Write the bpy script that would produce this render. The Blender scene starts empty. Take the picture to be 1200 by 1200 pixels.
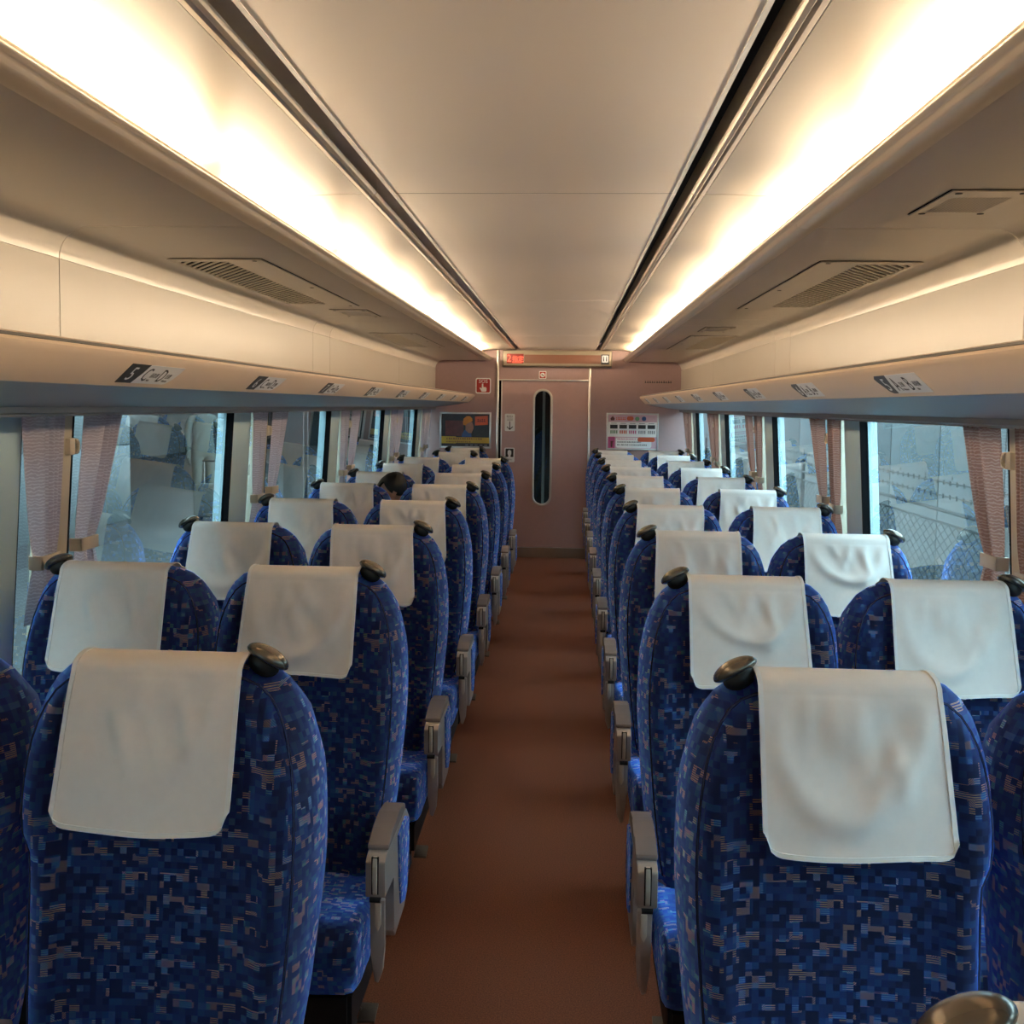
import bpy, bmesh, math, random
from mathutils import Vector, Matrix, noise
random.seed(7)
S = bpy.context.scene
COL = S.collection
R = math.radians

# ---------------------------------------------------------------- camera
IMG = 1200.0
CAM = Vector((0.106, 0.0, 1.60))
F_PX, YAW, PITCH, ROLL, PPX, PPY = 1251.0, 3.53, 4.14, 0.727, 586.0, 566.0
_a, _b, _c = R(YAW), R(PITCH), R(ROLL)
_r = Vector((math.cos(_a), math.sin(_a), 0)); _f = Vector((-math.sin(_a), math.cos(_a), 0)); _u = Vector((0, 0, 1))
_f2 = _f * math.cos(_b) - _u * math.sin(_b); _u2 = _u * math.cos(_b) + _f * math.sin(_b)
_r3 = _r * math.cos(_c) + _u2 * math.sin(_c); _u3 = _u2 * math.cos(_c) - _r * math.sin(_c)
cd = bpy.data.cameras.new('camera')
cam = bpy.data.objects.new('camera', cd); COL.objects.link(cam)
cam.matrix_world = Matrix(((_r3.x, _u3.x, -_f2.x, CAM.x), (_r3.y, _u3.y, -_f2.y, CAM.y), (_r3.z, _u3.z, -_f2.z, CAM.z), (0, 0, 0, 1)))
cd.sensor_width = 36.0; cd.sensor_fit = 'HORIZONTAL'
cd.lens = F_PX / IMG * 36.0
cd.shift_x = (600 - PPX) / IMG
cd.shift_y = (PPY - 600) / IMG
cd.clip_start = 0.02; cd.clip_end = 200
S.camera = cam

# ---------------------------------------------------------------- world and exposure
w = bpy.data.worlds.new('sky'); S.world = w; w.use_nodes = True
bg = w.node_tree.nodes['Background']
bg.inputs[0].default_value = (1.0, 0.93, 0.98, 1)
bg.inputs[1].default_value = 3.2
S.view_settings.view_transform = 'Standard'
S.view_settings.look = 'None'
S.view_settings.gamma = 1.0
S.view_settings.use_curve_mapping = False
S.view_settings.exposure = 1.8
TUBE_POWER = 39.0
PLATFORM_FILL = 14.0

# ---------------------------------------------------------------- materials
def hexc(h):
    h = h.lstrip('#')
    out = []
    for i in (0, 2, 4):
        v = int(h[i:i + 2], 16) / 255
        out.append(v / 12.92 if v <= 0.04045 else ((v + 0.055) / 1.055) ** 2.4)
    return tuple(out) + (1,)

class NT:
    def __init__(s, name):
        s.m = bpy.data.materials.new(name); s.m.use_nodes = True
        s.t = s.m.node_tree; s.b = s.t.nodes['Principled BSDF']; s.o = s.t.nodes['Material Output']
    def n(s, typ, **kw):
        nd = s.t.nodes.new(typ)
        for k, v in kw.items():
            if k.startswith('i_'):
                key = k[2:]
                nd.inputs[int(key) if key.isdigit() else key.replace('_', ' ')].default_value = v
            else: setattr(nd, k, v)
        return nd
    def l(s, a, b): s.t.links.new(a, b)

def mat(name, col, rough=0.5, metal=0.0, var=0.06, scale=8.0, bump=0.0, bscale=200.0, spec=0.5, sheen=0.0):
    T = NT(name); b = T.b
    b.inputs['Roughness'].default_value = rough; b.inputs['Metallic'].default_value = metal
    b.inputs['Specular IOR Level'].default_value = spec
    if sheen: b.inputs['Sheen Weight'].default_value = sheen
    tc = T.n('ShaderNodeTexCoord')
    nz = T.n('ShaderNodeTexNoise', i_Scale=scale, i_Detail=4.0)
    T.l(tc.outputs['Object'], nz.inputs['Vector'])
    mx = T.n('ShaderNodeMix', data_type='RGBA')
    c = Vector(col[:3])
    mx.inputs[6].default_value = tuple(c * (1 - var)) + (1,)
    mx.inputs[7].default_value = tuple(min(1, v * (1 + var)) for v in c) + (1,)
    T.l(nz.outputs['Fac'], mx.inputs[0]); T.l(mx.outputs[2], b.inputs['Base Color'])
    if bump:
        n2 = T.n('ShaderNodeTexNoise', i_Scale=bscale, i_Detail=2.0)
        T.l(tc.outputs['Object'], n2.inputs['Vector'])
        bp = T.n('ShaderNodeBump', i_Strength=bump, i_Distance=0.002)
        T.l(n2.outputs['Fac'], bp.inputs['Height']); T.l(bp.outputs[0], b.inputs['Normal'])
    return T.m

def emit(name, col, strength):
    T = NT(name)
    T.b.inputs['Base Color'].default_value = tuple(0.3 * v for v in col[:3]) + (1,)
    T.b.inputs['Emission Color'].default_value = col
    T.b.inputs['Emission Strength'].default_value = strength
    return T.m

def moquette(name):
    """woven seat cloth: a mosaic of small blocks with hatched accents, UV in metres"""
    T = NT(name); b = T.b
    b.inputs['Roughness'].default_value = 0.85
    b.inputs['Specular IOR Level'].default_value = 0.25
    b.inputs['Sheen Weight'].default_value = 0.0
    b.inputs['Sheen Roughness'].default_value = 0.42
    b.inputs['Sheen Tint'].default_value = (0.28, 0.52, 1.0, 1)
    uv = T.n('ShaderNodeUVMap')
    def cells(sx, sy, off):
        m = T.n('ShaderNodeVectorMath', operation='MULTIPLY'); m.inputs[1].default_value = (sx, sy, 1)
        T.l(uv.outputs[0], m.inputs[0])
        a = T.n('ShaderNodeVectorMath', operation='ADD'); a.inputs[1].default_value = (off, off * 1.7, off)
        T.l(m.outputs[0], a.inputs[0])
        fl = T.n('ShaderNodeVectorMath', operation='FLOOR'); T.l(a.outputs[0], fl.inputs[0])
        wn = T.n('ShaderNodeTexWhiteNoise', noise_dimensions='3D'); T.l(fl.outputs[0], wn.inputs['Vector'])
        return wn
    def ramp(src, stops):
        r = T.n('ShaderNodeValToRGB'); r.color_ramp.interpolation = 'CONSTANT'
        e = r.color_ramp.elements
        while len(e) < len(stops): e.new(0.5)
        for i, (p, c) in enumerate(stops): e[i].position = p; e[i].color = c if len(c) == 4 else c + (1,)
        T.l(src, r.inputs[0]); return r
    fine = cells(95, 95, 0.0)
    wide = cells(48, 80, 31.3)
    base = ramp(fine.outputs['Value'], [(0, (0.0055, 0.010, 0.040)), (0.30, (0.0085, 0.018, 0.075)), (0.55, (0.011, 0.030, 0.125)), (0.80, (0.011, 0.043, 0.165)), (0.93, (0.022, 0.060, 0.21))])
    acc = ramp(wide.outputs['Value'], [(0, (0.012, 0.03, 0.14)), (0.40, (0.17, 0.12, 0.10)), (0.62, (0.16, 0.17, 0.30)), (0.84, (0.05, 0.13, 0.36))])
    # which blocks are accents
    m1 = T.n('ShaderNodeMath', operation='GREATER_THAN', i_1=0.72); T.l(wide.outputs['Value'], m1.inputs[0])
    # hatching in one of three directions, direction chosen by block
    sep = T.n('ShaderNodeSeparateXYZ'); T.l(uv.outputs[0], sep.inputs[0])
    dirs = T.n('ShaderNodeSeparateColor'); T.l(fine.outputs['Color'], dirs.inputs[0])
    gt = T.n('ShaderNodeMath', operation='GREATER_THAN', i_1=0.62); T.l(dirs.outputs[1], gt.inputs[0])
    gt2 = T.n('ShaderNodeMath', operation='GREATER_THAN', i_1=0.55); T.l(dirs.outputs[2], gt2.inputs[0])
    sg = T.n('ShaderNodeMath', operation='MULTIPLY_ADD', i_1=2.0, i_2=-1.0); T.l(gt2.outputs[0], sg.inputs[0])
    k = T.n('ShaderNodeMath', operation='MULTIPLY'); T.l(gt.outputs[0], k.inputs[0]); T.l(sg.outputs[0], k.inputs[1])
    ph = T.n('ShaderNodeMath', operation='MULTIPLY'); T.l(sep.outputs[0], ph.inputs[0]); T.l(k.outputs[0], ph.inputs[1])
    ad = T.n('ShaderNodeMath', operation='ADD'); T.l(ph.outputs[0], ad.inputs[0]); T.l(sep.outputs[1], ad.inputs[1])
    fr = T.n('ShaderNodeMath', operation='MULTIPLY', i_1=2 * math.pi / 0.0034); T.l(ad.outputs[0], fr.inputs[0])
    sn = T.n('ShaderNodeMath', operation='SINE'); T.l(fr.outputs[0], sn.inputs[0])
    ht = T.n('ShaderNodeMath', operation='MULTIPLY_ADD', i_1=0.5, i_2=0.5); T.l(sn.outputs[0], ht.inputs[0])
    th = T.n('ShaderNodeMath', operation='GREATER_THAN', i_1=0.5); T.l(ht.outputs[0], th.inputs[0])
    fac = T.n('ShaderNodeMath', operation='MULTIPLY'); T.l(m1.outputs[0], fac.inputs[0]); T.l(th.outputs[0], fac.inputs[1])
    pick = T.n('ShaderNodeMath', operation='GREATER_THAN', i_1=0.38); T.l(dirs.outputs[0], pick.inputs[0])
    fac2 = T.n('ShaderNodeMath', operation='MULTIPLY'); T.l(fac.outputs[0], fac2.inputs[0]); T.l(pick.outputs[0], fac2.inputs[1])
    mx = T.n('ShaderNodeMix', data_type='RGBA')
    T.l(fac2.outputs[0], mx.inputs[0]); T.l(base.outputs[0], mx.inputs[6])
    acc2 = ramp(dirs.outputs[0], [(0, (0.20, 0.135, 0.105)), (0.62, (0.17, 0.125, 0.115)), (0.80, (0.15, 0.19, 0.36)), (0.9, (0.05, 0.14, 0.42))])
    T.l(acc2.outputs[0], mx.inputs[7])
    # weave ribs darken and relieve the ground
    mul = T.n('ShaderNodeMix', data_type='RGBA', blend_type='MULTIPLY', i_0=0.35)
    T.l(mx.outputs[2], mul.inputs[6]); T.l(ht.outputs[0], mul.inputs[7]); T.l(mul.outputs[2], b.inputs['Base Color'])
    stn = T.n('ShaderNodeVectorMath', operation='MULTIPLY_ADD'); stn.inputs[1].default_value = (6.0, 6.0, 6.0); stn.inputs[2].default_value = (0.07, 0.20, 0.65)
    T.l(mx.outputs[2], stn.inputs[0]); T.l(stn.outputs[0], b.inputs['Sheen Tint'])
    bp = T.n('ShaderNodeBump', i_Strength=0.35, i_Distance=0.001); T.l(ht.outputs[0], bp.inputs['Height']); T.l(bp.outputs[0], b.inputs['Normal'])
    # cut pile: velvet scattering towards grazing view
    nap = T.n('ShaderNodeBsdfSheen', distribution='ASHIKHMIN', i_Roughness=0.45); T.l(stn.outputs[0], nap.inputs['Color'])
    add = T.n('ShaderNodeAddShader'); T.l(b.outputs[0], add.inputs[0]); T.l(nap.outputs[0], add.inputs[1]); T.l(add.outputs[0], T.o.inputs[0])
    return T.m

def linen(name, col):
    T = NT(name); b = T.b
    b.inputs['Base Color'].default_value = col; b.inputs['Roughness'].default_value = 0.9
    b.inputs['Specular IOR Level'].default_value = 0.15
    tc = T.n('ShaderNodeTexCoord')
    w1 = T.n('ShaderNodeTexWave', bands_direction='X', i_Scale=260.0, i_Distortion=1.5); T.l(tc.outputs['Object'], w1.inputs[0])
    w2 = T.n('ShaderNodeTexWave', bands_direction='Z', i_Scale=260.0, i_Distortion=1.5); T.l(tc.outputs['Object'], w2.inputs[0])
    nz = T.n('ShaderNodeTexNoise', i_Scale=60.0); T.l(tc.outputs['Object'], nz.inputs[0])
    ad = T.n('ShaderNodeMath', operation='ADD'); T.l(w1.outputs['Fac'], ad.inputs[0]); T.l(w2.outputs['Fac'], ad.inputs[1])
    bp = T.n('ShaderNodeBump', i_Strength=0.15, i_Distance=0.0006); T.l(ad.outputs[0], bp.inputs['Height']); T.l(bp.outputs[0], b.inputs['Normal'])
    mx = T.n('ShaderNodeMix', data_type='RGBA'); mx.inputs[6].default_value = tuple(v * 0.93 for v in col[:3]) + (1,); mx.inputs[7].default_value = col
    T.l(nz.outputs['Fac'], mx.inputs[0]); T.l(mx.outputs[2], b.inputs['Base Color'])
    tr = T.n('ShaderNodeBsdfTranslucent'); T.l(mx.outputs[2], tr.inputs[0])
    ms = T.n('ShaderNodeMixShader', i_0=0.12); T.l(b.outputs[0], ms.inputs[1]); T.l(tr.outputs[0], ms.inputs[2]); T.l(ms.outputs[0], T.o.inputs[0])
    return T.m

def curtain_cloth(name, c0, c1):
    T = NT(name); b = T.b
    b.inputs['Roughness'].default_value = 0.85; b.inputs['Specular IOR Level'].default_value = 0.2
    uv = T.n('ShaderNodeUVMap')
    mp = T.n('ShaderNodeMapping'); mp.inputs['Scale'].default_value = (34, 62, 1); T.l(uv.outputs[0], mp.inputs[0])
    wv = T.n('ShaderNodeTexWave', bands_direction='Y', i_Scale=0.55, i_Distortion=7.0, i_Detail=2.0); wv.inputs['Detail Scale'].default_value = 1.1
    T.l(mp.outputs[0], wv.inputs[0])
    rp = T.n('ShaderNodeValToRGB'); rp.color_ramp.elements[0].position = 0.62; rp.color_ramp.elements[1].position = 0.82
    rp.color_ramp.elements[0].color = c0; rp.color_ramp.elements[1].color = c1
    T.l(wv.outputs['Fac'], rp.inputs[0]); T.l(rp.outputs[0], b.inputs['Base Color'])
    tr = T.n('ShaderNodeBsdfTranslucent'); T.l(rp.outputs[0], tr.inputs[0])
    ms = T.n('ShaderNodeMixShader', i_0=0.3); T.l(b.outputs[0], ms.inputs[1]); T.l(tr.outputs[0], ms.inputs[2]); T.l(ms.outputs[0], T.o.inputs[0])
    return T.m

def glass(name, tint, ior, rough=0.0):
    """tinted pane: clear transmission plus the mirror of its near face"""
    T = NT(name); T.t.nodes.remove(T.b)
    geo = T.n('ShaderNodeNewGeometry')
    fr = T.n('ShaderNodeFresnel', i_IOR=ior)
    inv = T.n('ShaderNodeMath', operation='SUBTRACT', i_0=1.0); T.l(geo.outputs['Backfacing'], inv.inputs[1])
    fac = T.n('ShaderNodeMath', operation='MULTIPLY'); T.l(fr.outputs[0], fac.inputs[0]); T.l(inv.outputs[0], fac.inputs[1])
    col = T.n('ShaderNodeMix', data_type='RGBA'); T.l(geo.outputs['Backfacing'], col.inputs[0])
    col.inputs[6].default_value = tint; col.inputs[7].default_value = (1, 1, 1, 1)
    tr = T.n('ShaderNodeBsdfTransparent'); T.l(col.outputs[2], tr.inputs[0])
    gl = T.n('ShaderNodeBsdfGlossy', i_Roughness=rough); gl.inputs[0].default_value = (1, 1, 1, 1)
    ms = T.n('ShaderNodeMixShader'); T.l(fac.outputs[0], ms.inputs[0]); T.l(tr.outputs[0], ms.inputs[1]); T.l(gl.outputs[0], ms.inputs[2])
    T.l(ms.outputs[0], T.o.inputs[0])
    return T.m

def floor_mat(name):
    T = NT(name); b = T.b
    b.inputs['Roughness'].default_value = 0.55; b.inputs['Specular IOR Level'].default_value = 0.3
    tc = T.n('ShaderNodeTexCoord')
    nz = T.n('ShaderNodeTexNoise', i_Scale=260.0, i_Detail=3.0); T.l(tc.outputs['Object'], nz.inputs[0])
    rp = T.n('ShaderNodeValToRGB'); e = rp.color_ramp.elements
    e[0].position = 0.36; e[0].color = (0.15, 0.048, 0.026, 1); e[1].position = 0.66; e[1].color = (0.32, 0.11, 0.056, 1)
    T.l(nz.outputs['Fac'], rp.inputs[0]); T.l(rp.outputs[0], b.inputs['Base Color'])
    bp = T.n('ShaderNodeBump', i_Strength=0.15, i_Distance=0.001); T.l(nz.outputs['Fac'], bp.inputs['Height']); T.l(bp.outputs[0], b.inputs['Normal'])
    return T.m

M = {}
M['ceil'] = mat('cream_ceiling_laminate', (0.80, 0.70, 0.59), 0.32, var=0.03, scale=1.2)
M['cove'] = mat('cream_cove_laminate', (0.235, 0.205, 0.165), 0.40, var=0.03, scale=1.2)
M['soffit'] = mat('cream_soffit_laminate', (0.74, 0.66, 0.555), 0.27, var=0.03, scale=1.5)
M['back'] = mat('soffit_laminate_darkened', (0.50, 0.445, 0.365), 0.30, var=0.04, scale=2.5)  # darker copy of the soffit laminate, tones down the cove light there
M['lip'] = mat('champagne_metal_lip', (0.60, 0.50, 0.39), 0.28, metal=0.55, var=0.03)
M['bright_edge'] = mat('polished_panel_edge', (0.85, 0.80, 0.72), 0.25, metal=0.3, var=0.02)
M['black'] = mat('black_rubber', (0.005, 0.005, 0.006), 0.8, var=0.1, spec=0.1)
M['void'] = mat('dark_slot_and_shade', (0.006, 0.005, 0.005), 0.9, var=0.1, spec=0.1)  # black for slots and seams; also paints the shade inside the vents
M['nose'] = mat('beige_rack_nose', (0.72, 0.56, 0.41), 0.36, var=0.03, scale=3)
M['under'] = mat('grey_rack_underside', (0.30, 0.31, 0.315), 0.4, var=0.05, scale=3)
M['rail'] = mat('grey_aluminium_rail', (0.30, 0.30, 0.30), 0.35, metal=0.7, var=0.05)
M['wall'] = mat('mauve_end_wall_laminate', (0.38, 0.245, 0.235), 0.42, var=0.06, scale=30, bump=0.04)
M['doorm'] = mat('mauve_door_laminate', (0.50, 0.33, 0.31), 0.38, var=0.05, scale=25, bump=0.04)
M['steel'] = mat('brushed_steel', (0.62, 0.60, 0.57), 0.28, metal=0.9, var=0.05, scale=40)
M['kick'] = mat('dull_steel_kick_plate', (0.42, 0.34, 0.27), 0.4, metal=0.6, var=0.08, scale=12)
M['pillar'] = mat('pale_window_pillar', (0.50, 0.68, 0.73), 0.45, var=0.03, scale=3)
M['post'] = mat('ivory_window_post', (0.66, 0.57, 0.43), 0.4, var=0.03)
M['ivory'] = mat('ivory_plastic', (0.68, 0.57, 0.42), 0.35, var=0.03)
M['lowwall'] = mat('beige_lower_wall', (0.45, 0.40, 0.34), 0.5, var=0.04)
M['floor'] = floor_mat('brown_speckled_floor')
M['fabric'] = moquette('blue_mosaic_moquette')
M['pipe'] = mat('navy_piping', (0.012, 0.022, 0.09), 0.8, var=0.2, scale=90)
M['linen'] = linen('white_linen', (0.89, 0.84, 0.78, 1))
M['hem'] = linen('white_linen_hem', (0.90, 0.89, 0.87, 1))
M['bronze'] = mat('bronze_grey_grip', (0.17, 0.15, 0.125), 0.24, metal=0.7, var=0.05, scale=20)
M['gripbase'] = mat('dark_grip_neck', (0.008, 0.009, 0.009), 0.5, var=0.1)
M['armgrey'] = mat('silver_grey_armrest', (0.47, 0.43, 0.40), 0.36, metal=0.35, var=0.04, scale=20)
M['armpad'] = mat('taupe_arm_pad', (0.22, 0.18, 0.17), 0.45, var=0.05, scale=30)
M['lever'] = mat('ivory_lever', (0.66, 0.60, 0.50), 0.35, var=0.03)
M['dark'] = mat('dark_underframe', (0.012, 0.012, 0.014), 0.6, var=0.2)
M['pedal'] = mat('ribbed_pedal_metal', (0.16, 0.15, 0.14), 0.4, metal=0.8, var=0.2, scale=120)
M['curtL'] = curtain_cloth('mauve_curtain_weave', (0.58, 0.50, 0.56, 1), (0.74, 0.68, 0.74, 1))
M['curtR'] = curtain_cloth('backlit_brown_curtain', (0.31, 0.155, 0.12, 1), (0.43, 0.26, 0.21, 1))  # right-hand cloth browned so its colour carries the backlight
M['glass'] = glass('teal_window_glass', (0.41, 0.71, 0.79, 1), 1.95)
M['doorglass'] = glass('dark_door_glass', (0.40, 0.58, 0.62, 1), 1.6)
M['tube'] = emit('warm_fluorescent_tube', (1.0, 0.80, 0.56, 1), TUBE_POWER)
M['white'] = mat('white_print', (0.82, 0.82, 0.80), 0.45, var=0.02)
M['ink'] = mat('black_print', (0.012, 0.012, 0.012), 0.5, var=0.05)
M['greyink'] = mat('grey_print', (0.16, 0.15, 0.14), 0.5, var=0.05)
M['red'] = mat('red_print', (0.42, 0.025, 0.02), 0.45, var=0.04)
M['signblack'] = mat('charcoal_sign_print', (0.035, 0.034, 0.033), 0.45, var=0.05)
M['led'] = emit('red_led_dots', (1.0, 0.12, 0.06, 1), 0.62)
M['ledwhite'] = emit('lit_white_icon', (1.0, 0.93, 0.85, 1), 0.15)
M['ledred_bg'] = emit('dim_red_led_field', (0.5, 0.03, 0.01, 1), 0.035)
M['ledscreen'] = mat('brown_display_window', (0.13, 0.045, 0.02), 0.5, var=0.05)
M['ledcase'] = mat('olive_grey_display_case', (0.20, 0.165, 0.115), 0.35, metal=0.3, var=0.04)

# ---------------------------------------------------------------- object helpers
def link(o, parent=None):
    COL.objects.link(o)
    if parent is not None: o.parent = parent
    return o

def tag(o, label=None, cat=None, group=None, kind=None):
    if label: o['label'] = label
    if cat: o['category'] = cat
    if group: o['group'] = group
    if kind: o['kind'] = kind
    return o

def empty(name, loc=(0, 0, 0), rz=0, parent=None):
    o = bpy.data.objects.new(name, None); o.empty_display_size = 0.05
    o.location = loc; o.rotation_euler = (0, 0, rz)
    return link(o, parent)

def autouv(me):
    uv = me.uv_layers.new(name='UVMap')
    for p in me.polygons:
        n = p.normal
        for li in p.loop_indices:
            v = me.vertices[me.loops[li].vertex_index].co
            if abs(n.x) > 0.72: c = (v.y + 0.31, v.z)
            elif abs(n.z) > 0.80: c = (v.x, v.y + 0.17)
            else: c = (v.x, v.z)
            uv.data[li].uv = c

def mk(name, verts, faces, m, parent=None, smooth=False, uvs=None, auto=False, loc=None, angle=None, fix=True):
    me = bpy.data.meshes.new(name)
    me.from_pydata([tuple(v) for v in verts], [], faces)
    if fix:
        bm = bmesh.new(); bm.from_mesh(me); bmesh.ops.recalc_face_normals(bm, faces=bm.faces); bm.to_mesh(me); bm.free()
    me.update()
    if m is not None: me.materials.append(M[m] if isinstance(m, str) else m)
    if smooth:
        me.polygons.foreach_set('use_smooth', [True] * len(me.polygons))
        if angle: me.set_sharp_from_angle(angle=R(angle))
    if uvs is not None:
        uv = me.uv_layers.new(name='UVMap')
        for p in me.polygons:
            for li in p.loop_indices: uv.data[li].uv = uvs[me.loops[li].vertex_index]
    elif auto: autouv(me)
    o = bpy.data.objects.new(name, me)
    if loc: o.location = loc
    return link(o, parent)

def frombm(name, bm, m, parent=None, smooth=False, auto=False, angle=35, loc=None):
    bmesh.ops.recalc_face_normals(bm, faces=bm.faces)
    me = bpy.data.meshes.new(name); bm.to_mesh(me); bm.free()
    me.materials.append(M[m] if isinstance(m, str) else m)
    if smooth:
        me.polygons.foreach_set('use_smooth', [True] * len(me.polygons)); me.set_sharp_from_angle(angle=R(angle))
    if auto: autouv(me)
    o = bpy.data.objects.new(name, me)
    if loc: o.location = loc
    return link(o, parent)

def bm_box(bm, x0, x1, y0, y1, z0, z1):
    vs = [bm.verts.new((x, y, z)) for x in (x0, x1) for y in (y0, y1) for z in (z0, z1)]
    for f in ((0, 1, 3, 2), (4, 6, 7, 5), (0, 4, 5, 1), (2, 3, 7, 6), (0, 2, 6, 4), (1, 5, 7, 3)): bm.faces.new([vs[i] for i in f])

def box(name, x0, x1, y0, y1, z0, z1, m, parent=None, bev=0.0, seg=2):
    bm = bmesh.new(); bm_box(bm, min(x0, x1), max(x0, x1), min(y0, y1), max(y0, y1), z0, z1)
    if bev: bmesh.ops.bevel(bm, geom=list(bm.edges), offset=bev, segments=seg, profile=0.6, affect='EDGES')
    return frombm(name, bm, m, parent, smooth=bool(bev))

def bm_prism(bm, poly, axis, a0, a1):
    def P(p, a):
        return {'x': (a, p[0], p[1]), 'y': (p[0], a, p[1]), 'z': (p[0], p[1], a)}[axis]
    A = [bm.verts.new(P(p, a0)) for p in poly]; B = [bm.verts.new(P(p, a1)) for p in poly]
    n = len(poly)
    bm.faces.new(A); bm.faces.new(list(reversed(B)))
    for i in range(n): bm.faces.new((A[i], A[(i + 1) % n], B[(i + 1) % n], B[i]))

def prism(name, poly, axis, a0, a1, m, parent=None, bev=0.0, seg=2, auto=False, smooth=False, angle=35):
    bm = bmesh.new(); bm_prism(bm, poly, axis, a0, a1)
    if bev: bmesh.ops.bevel(bm, geom=list(bm.edges), offset=bev, segments=seg, profile=0.6, affect='EDGES', clamp_overlap=True)
    return frombm(name, bm, m, parent, smooth=bool(bev) or smooth, auto=auto, angle=angle)

def bm_tube(bm, pts, r, n=8, cap=True):
    pts = [Vector(p) for p in pts]; rings = []
    for i, p in enumerate(pts):
        d = (pts[min(i + 1, len(pts) - 1)] - pts[max(i - 1, 0)]).normalized()
        a = d.cross(Vector((0, 0, 1)))
        if a.length < 1e-3: a = d.cross(Vector((1, 0, 0)))
        a.normalize(); b = d.cross(a)
        rr = r[i] if isinstance(r, (list, tuple)) else r
        rings.append([bm.verts.new(p + a * rr * math.cos(2 * math.pi * k / n) + b * rr * math.sin(2 * math.pi * k / n)) for k in range(n)])
    for i in range(len(rings) - 1):
        for k in range(n): bm.faces.new((rings[i][k], rings[i][(k + 1) % n], rings[i + 1][(k + 1) % n], rings[i + 1][k]))
    if cap: bm.faces.new(rings[0]); bm.faces.new(list(reversed(rings[-1])))

def tube(name, pts, r, m, parent=None, n=8):
    bm = bmesh.new(); bm_tube(bm, pts, r, n); return frombm(name, bm, m, parent, smooth=True, angle=50)

def rrect(x0, x1, z0, z1, r, n=5):
    pts = []
    for cx, cz, a0 in ((x1 - r, z1 - r, 0), (x0 + r, z1 - r, 90), (x0 + r, z0 + r, 180), (x1 - r, z0 + r, 270)):
        for i in range(n + 1):
            a = R(a0 + 90 * i / n); pts.append((cx + r * math.cos(a), cz + r * math.sin(a)))
    return pts

def catmull(P, n):
    """resample a 2-D polyline smoothly to n points, even in arc length"""
    P = [Vector((p[0], p[1])) for p in P]; Q = []
    for i in range(len(P) - 1):
        p0 = P[max(i - 1, 0)]; p1 = P[i]; p2 = P[i + 1]; p3 = P[min(i + 2, len(P) - 1)]
        for k in range(10):
            t = k / 10
            Q.append(0.5 * ((2 * p1) + (p2 - p0) * t + (2 * p0 - 5 * p1 + 4 * p2 - p3) * t * t + (3 * p1 - p0 - 3 * p2 + p3) * t ** 3))
    Q.append(P[-1]); L = [0]
    for i in range(1, len(Q)): L.append(L[-1] + (Q[i] - Q[i - 1]).length)
    out = []; j = 0
    for k in range(n):
        d = L[-1] * k / (n - 1)
        while j < len(L) - 2 and L[j + 1] < d: j += 1
        t = (d - L[j]) / max(L[j + 1] - L[j], 1e-9); out.append(Q[j].lerp(Q[j + 1], min(max(t, 0), 1)))
    return out

def text(name, s, size, origin, xdir, ydir, m, parent=None, sx=1.0, align='LEFT', shear=0.0, depth=0.0006):
    """flat lettering turned into a thin mesh: origin, reading direction, up direction"""
    cu = bpy.data.curves.new(name, 'FONT'); cu.body = s; cu.size = size; cu.align_x = align; cu.shear = shear
    cu.resolution_u = 2
    t = bpy.data.objects.new(name, cu); COL.objects.link(t)
    me = bpy.data.meshes.new_from_object(t.evaluated_get(bpy.context.evaluated_depsgraph_get()))
    bpy.data.objects.remove(t); bpy.data.curves.remove(cu)
    X = Vector(xdir).normalized(); Y = Vector(ydir).normalized(); N = X.cross(Y)
    bm = bmesh.new(); bm.from_mesh(me)
    bmesh.ops.remove_doubles(bm, verts=bm.verts, dist=1e-6)
    if depth:
        g = bmesh.ops.extrude_face_region(bm, geom=list(bm.faces))
        for v in g['geom']:
            if isinstance(v, bmesh.types.BMVert): v.co.z += depth
    for v in bm.verts: v.co = Vector(origin) + X * v.co.x * sx + Y * v.co.y + N * v.co.z
    bpy.data.meshes.remove(me)
    return frombm(name, bm, m, parent)

def copy_tree(o, parent=None):
    c = o.copy(); link(c, parent)
    c.parent = parent
    for ch in list(o.children): copy_tree(ch, c)
    return c

ORD = ['first', 'second', 'third', 'fourth', 'fifth', 'sixth', 'seventh', 'eighth', 'ninth', 'tenth', 'eleventh']
SIDE = {-1: 'left', 1: 'right'}

# ---------------------------------------------------------------- dimensions
Y0, YE = -2.2, 11.21         # the car runs from behind the camera to the end wall
PITCH_ROW, ROW0 = 0.97, 1.70
XA, XW = 0.557, 1.049
CZ = 2.19                     # centre ceiling

# ---------------------------------------------------------------- floor
fl = box('floor', -1.36, 1.36, Y0, YE + 0.088, -0.06, 0.0, 'floor'); tag(fl, 'dark reddish brown speckled floor of the aisle', kind='structure')

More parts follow.
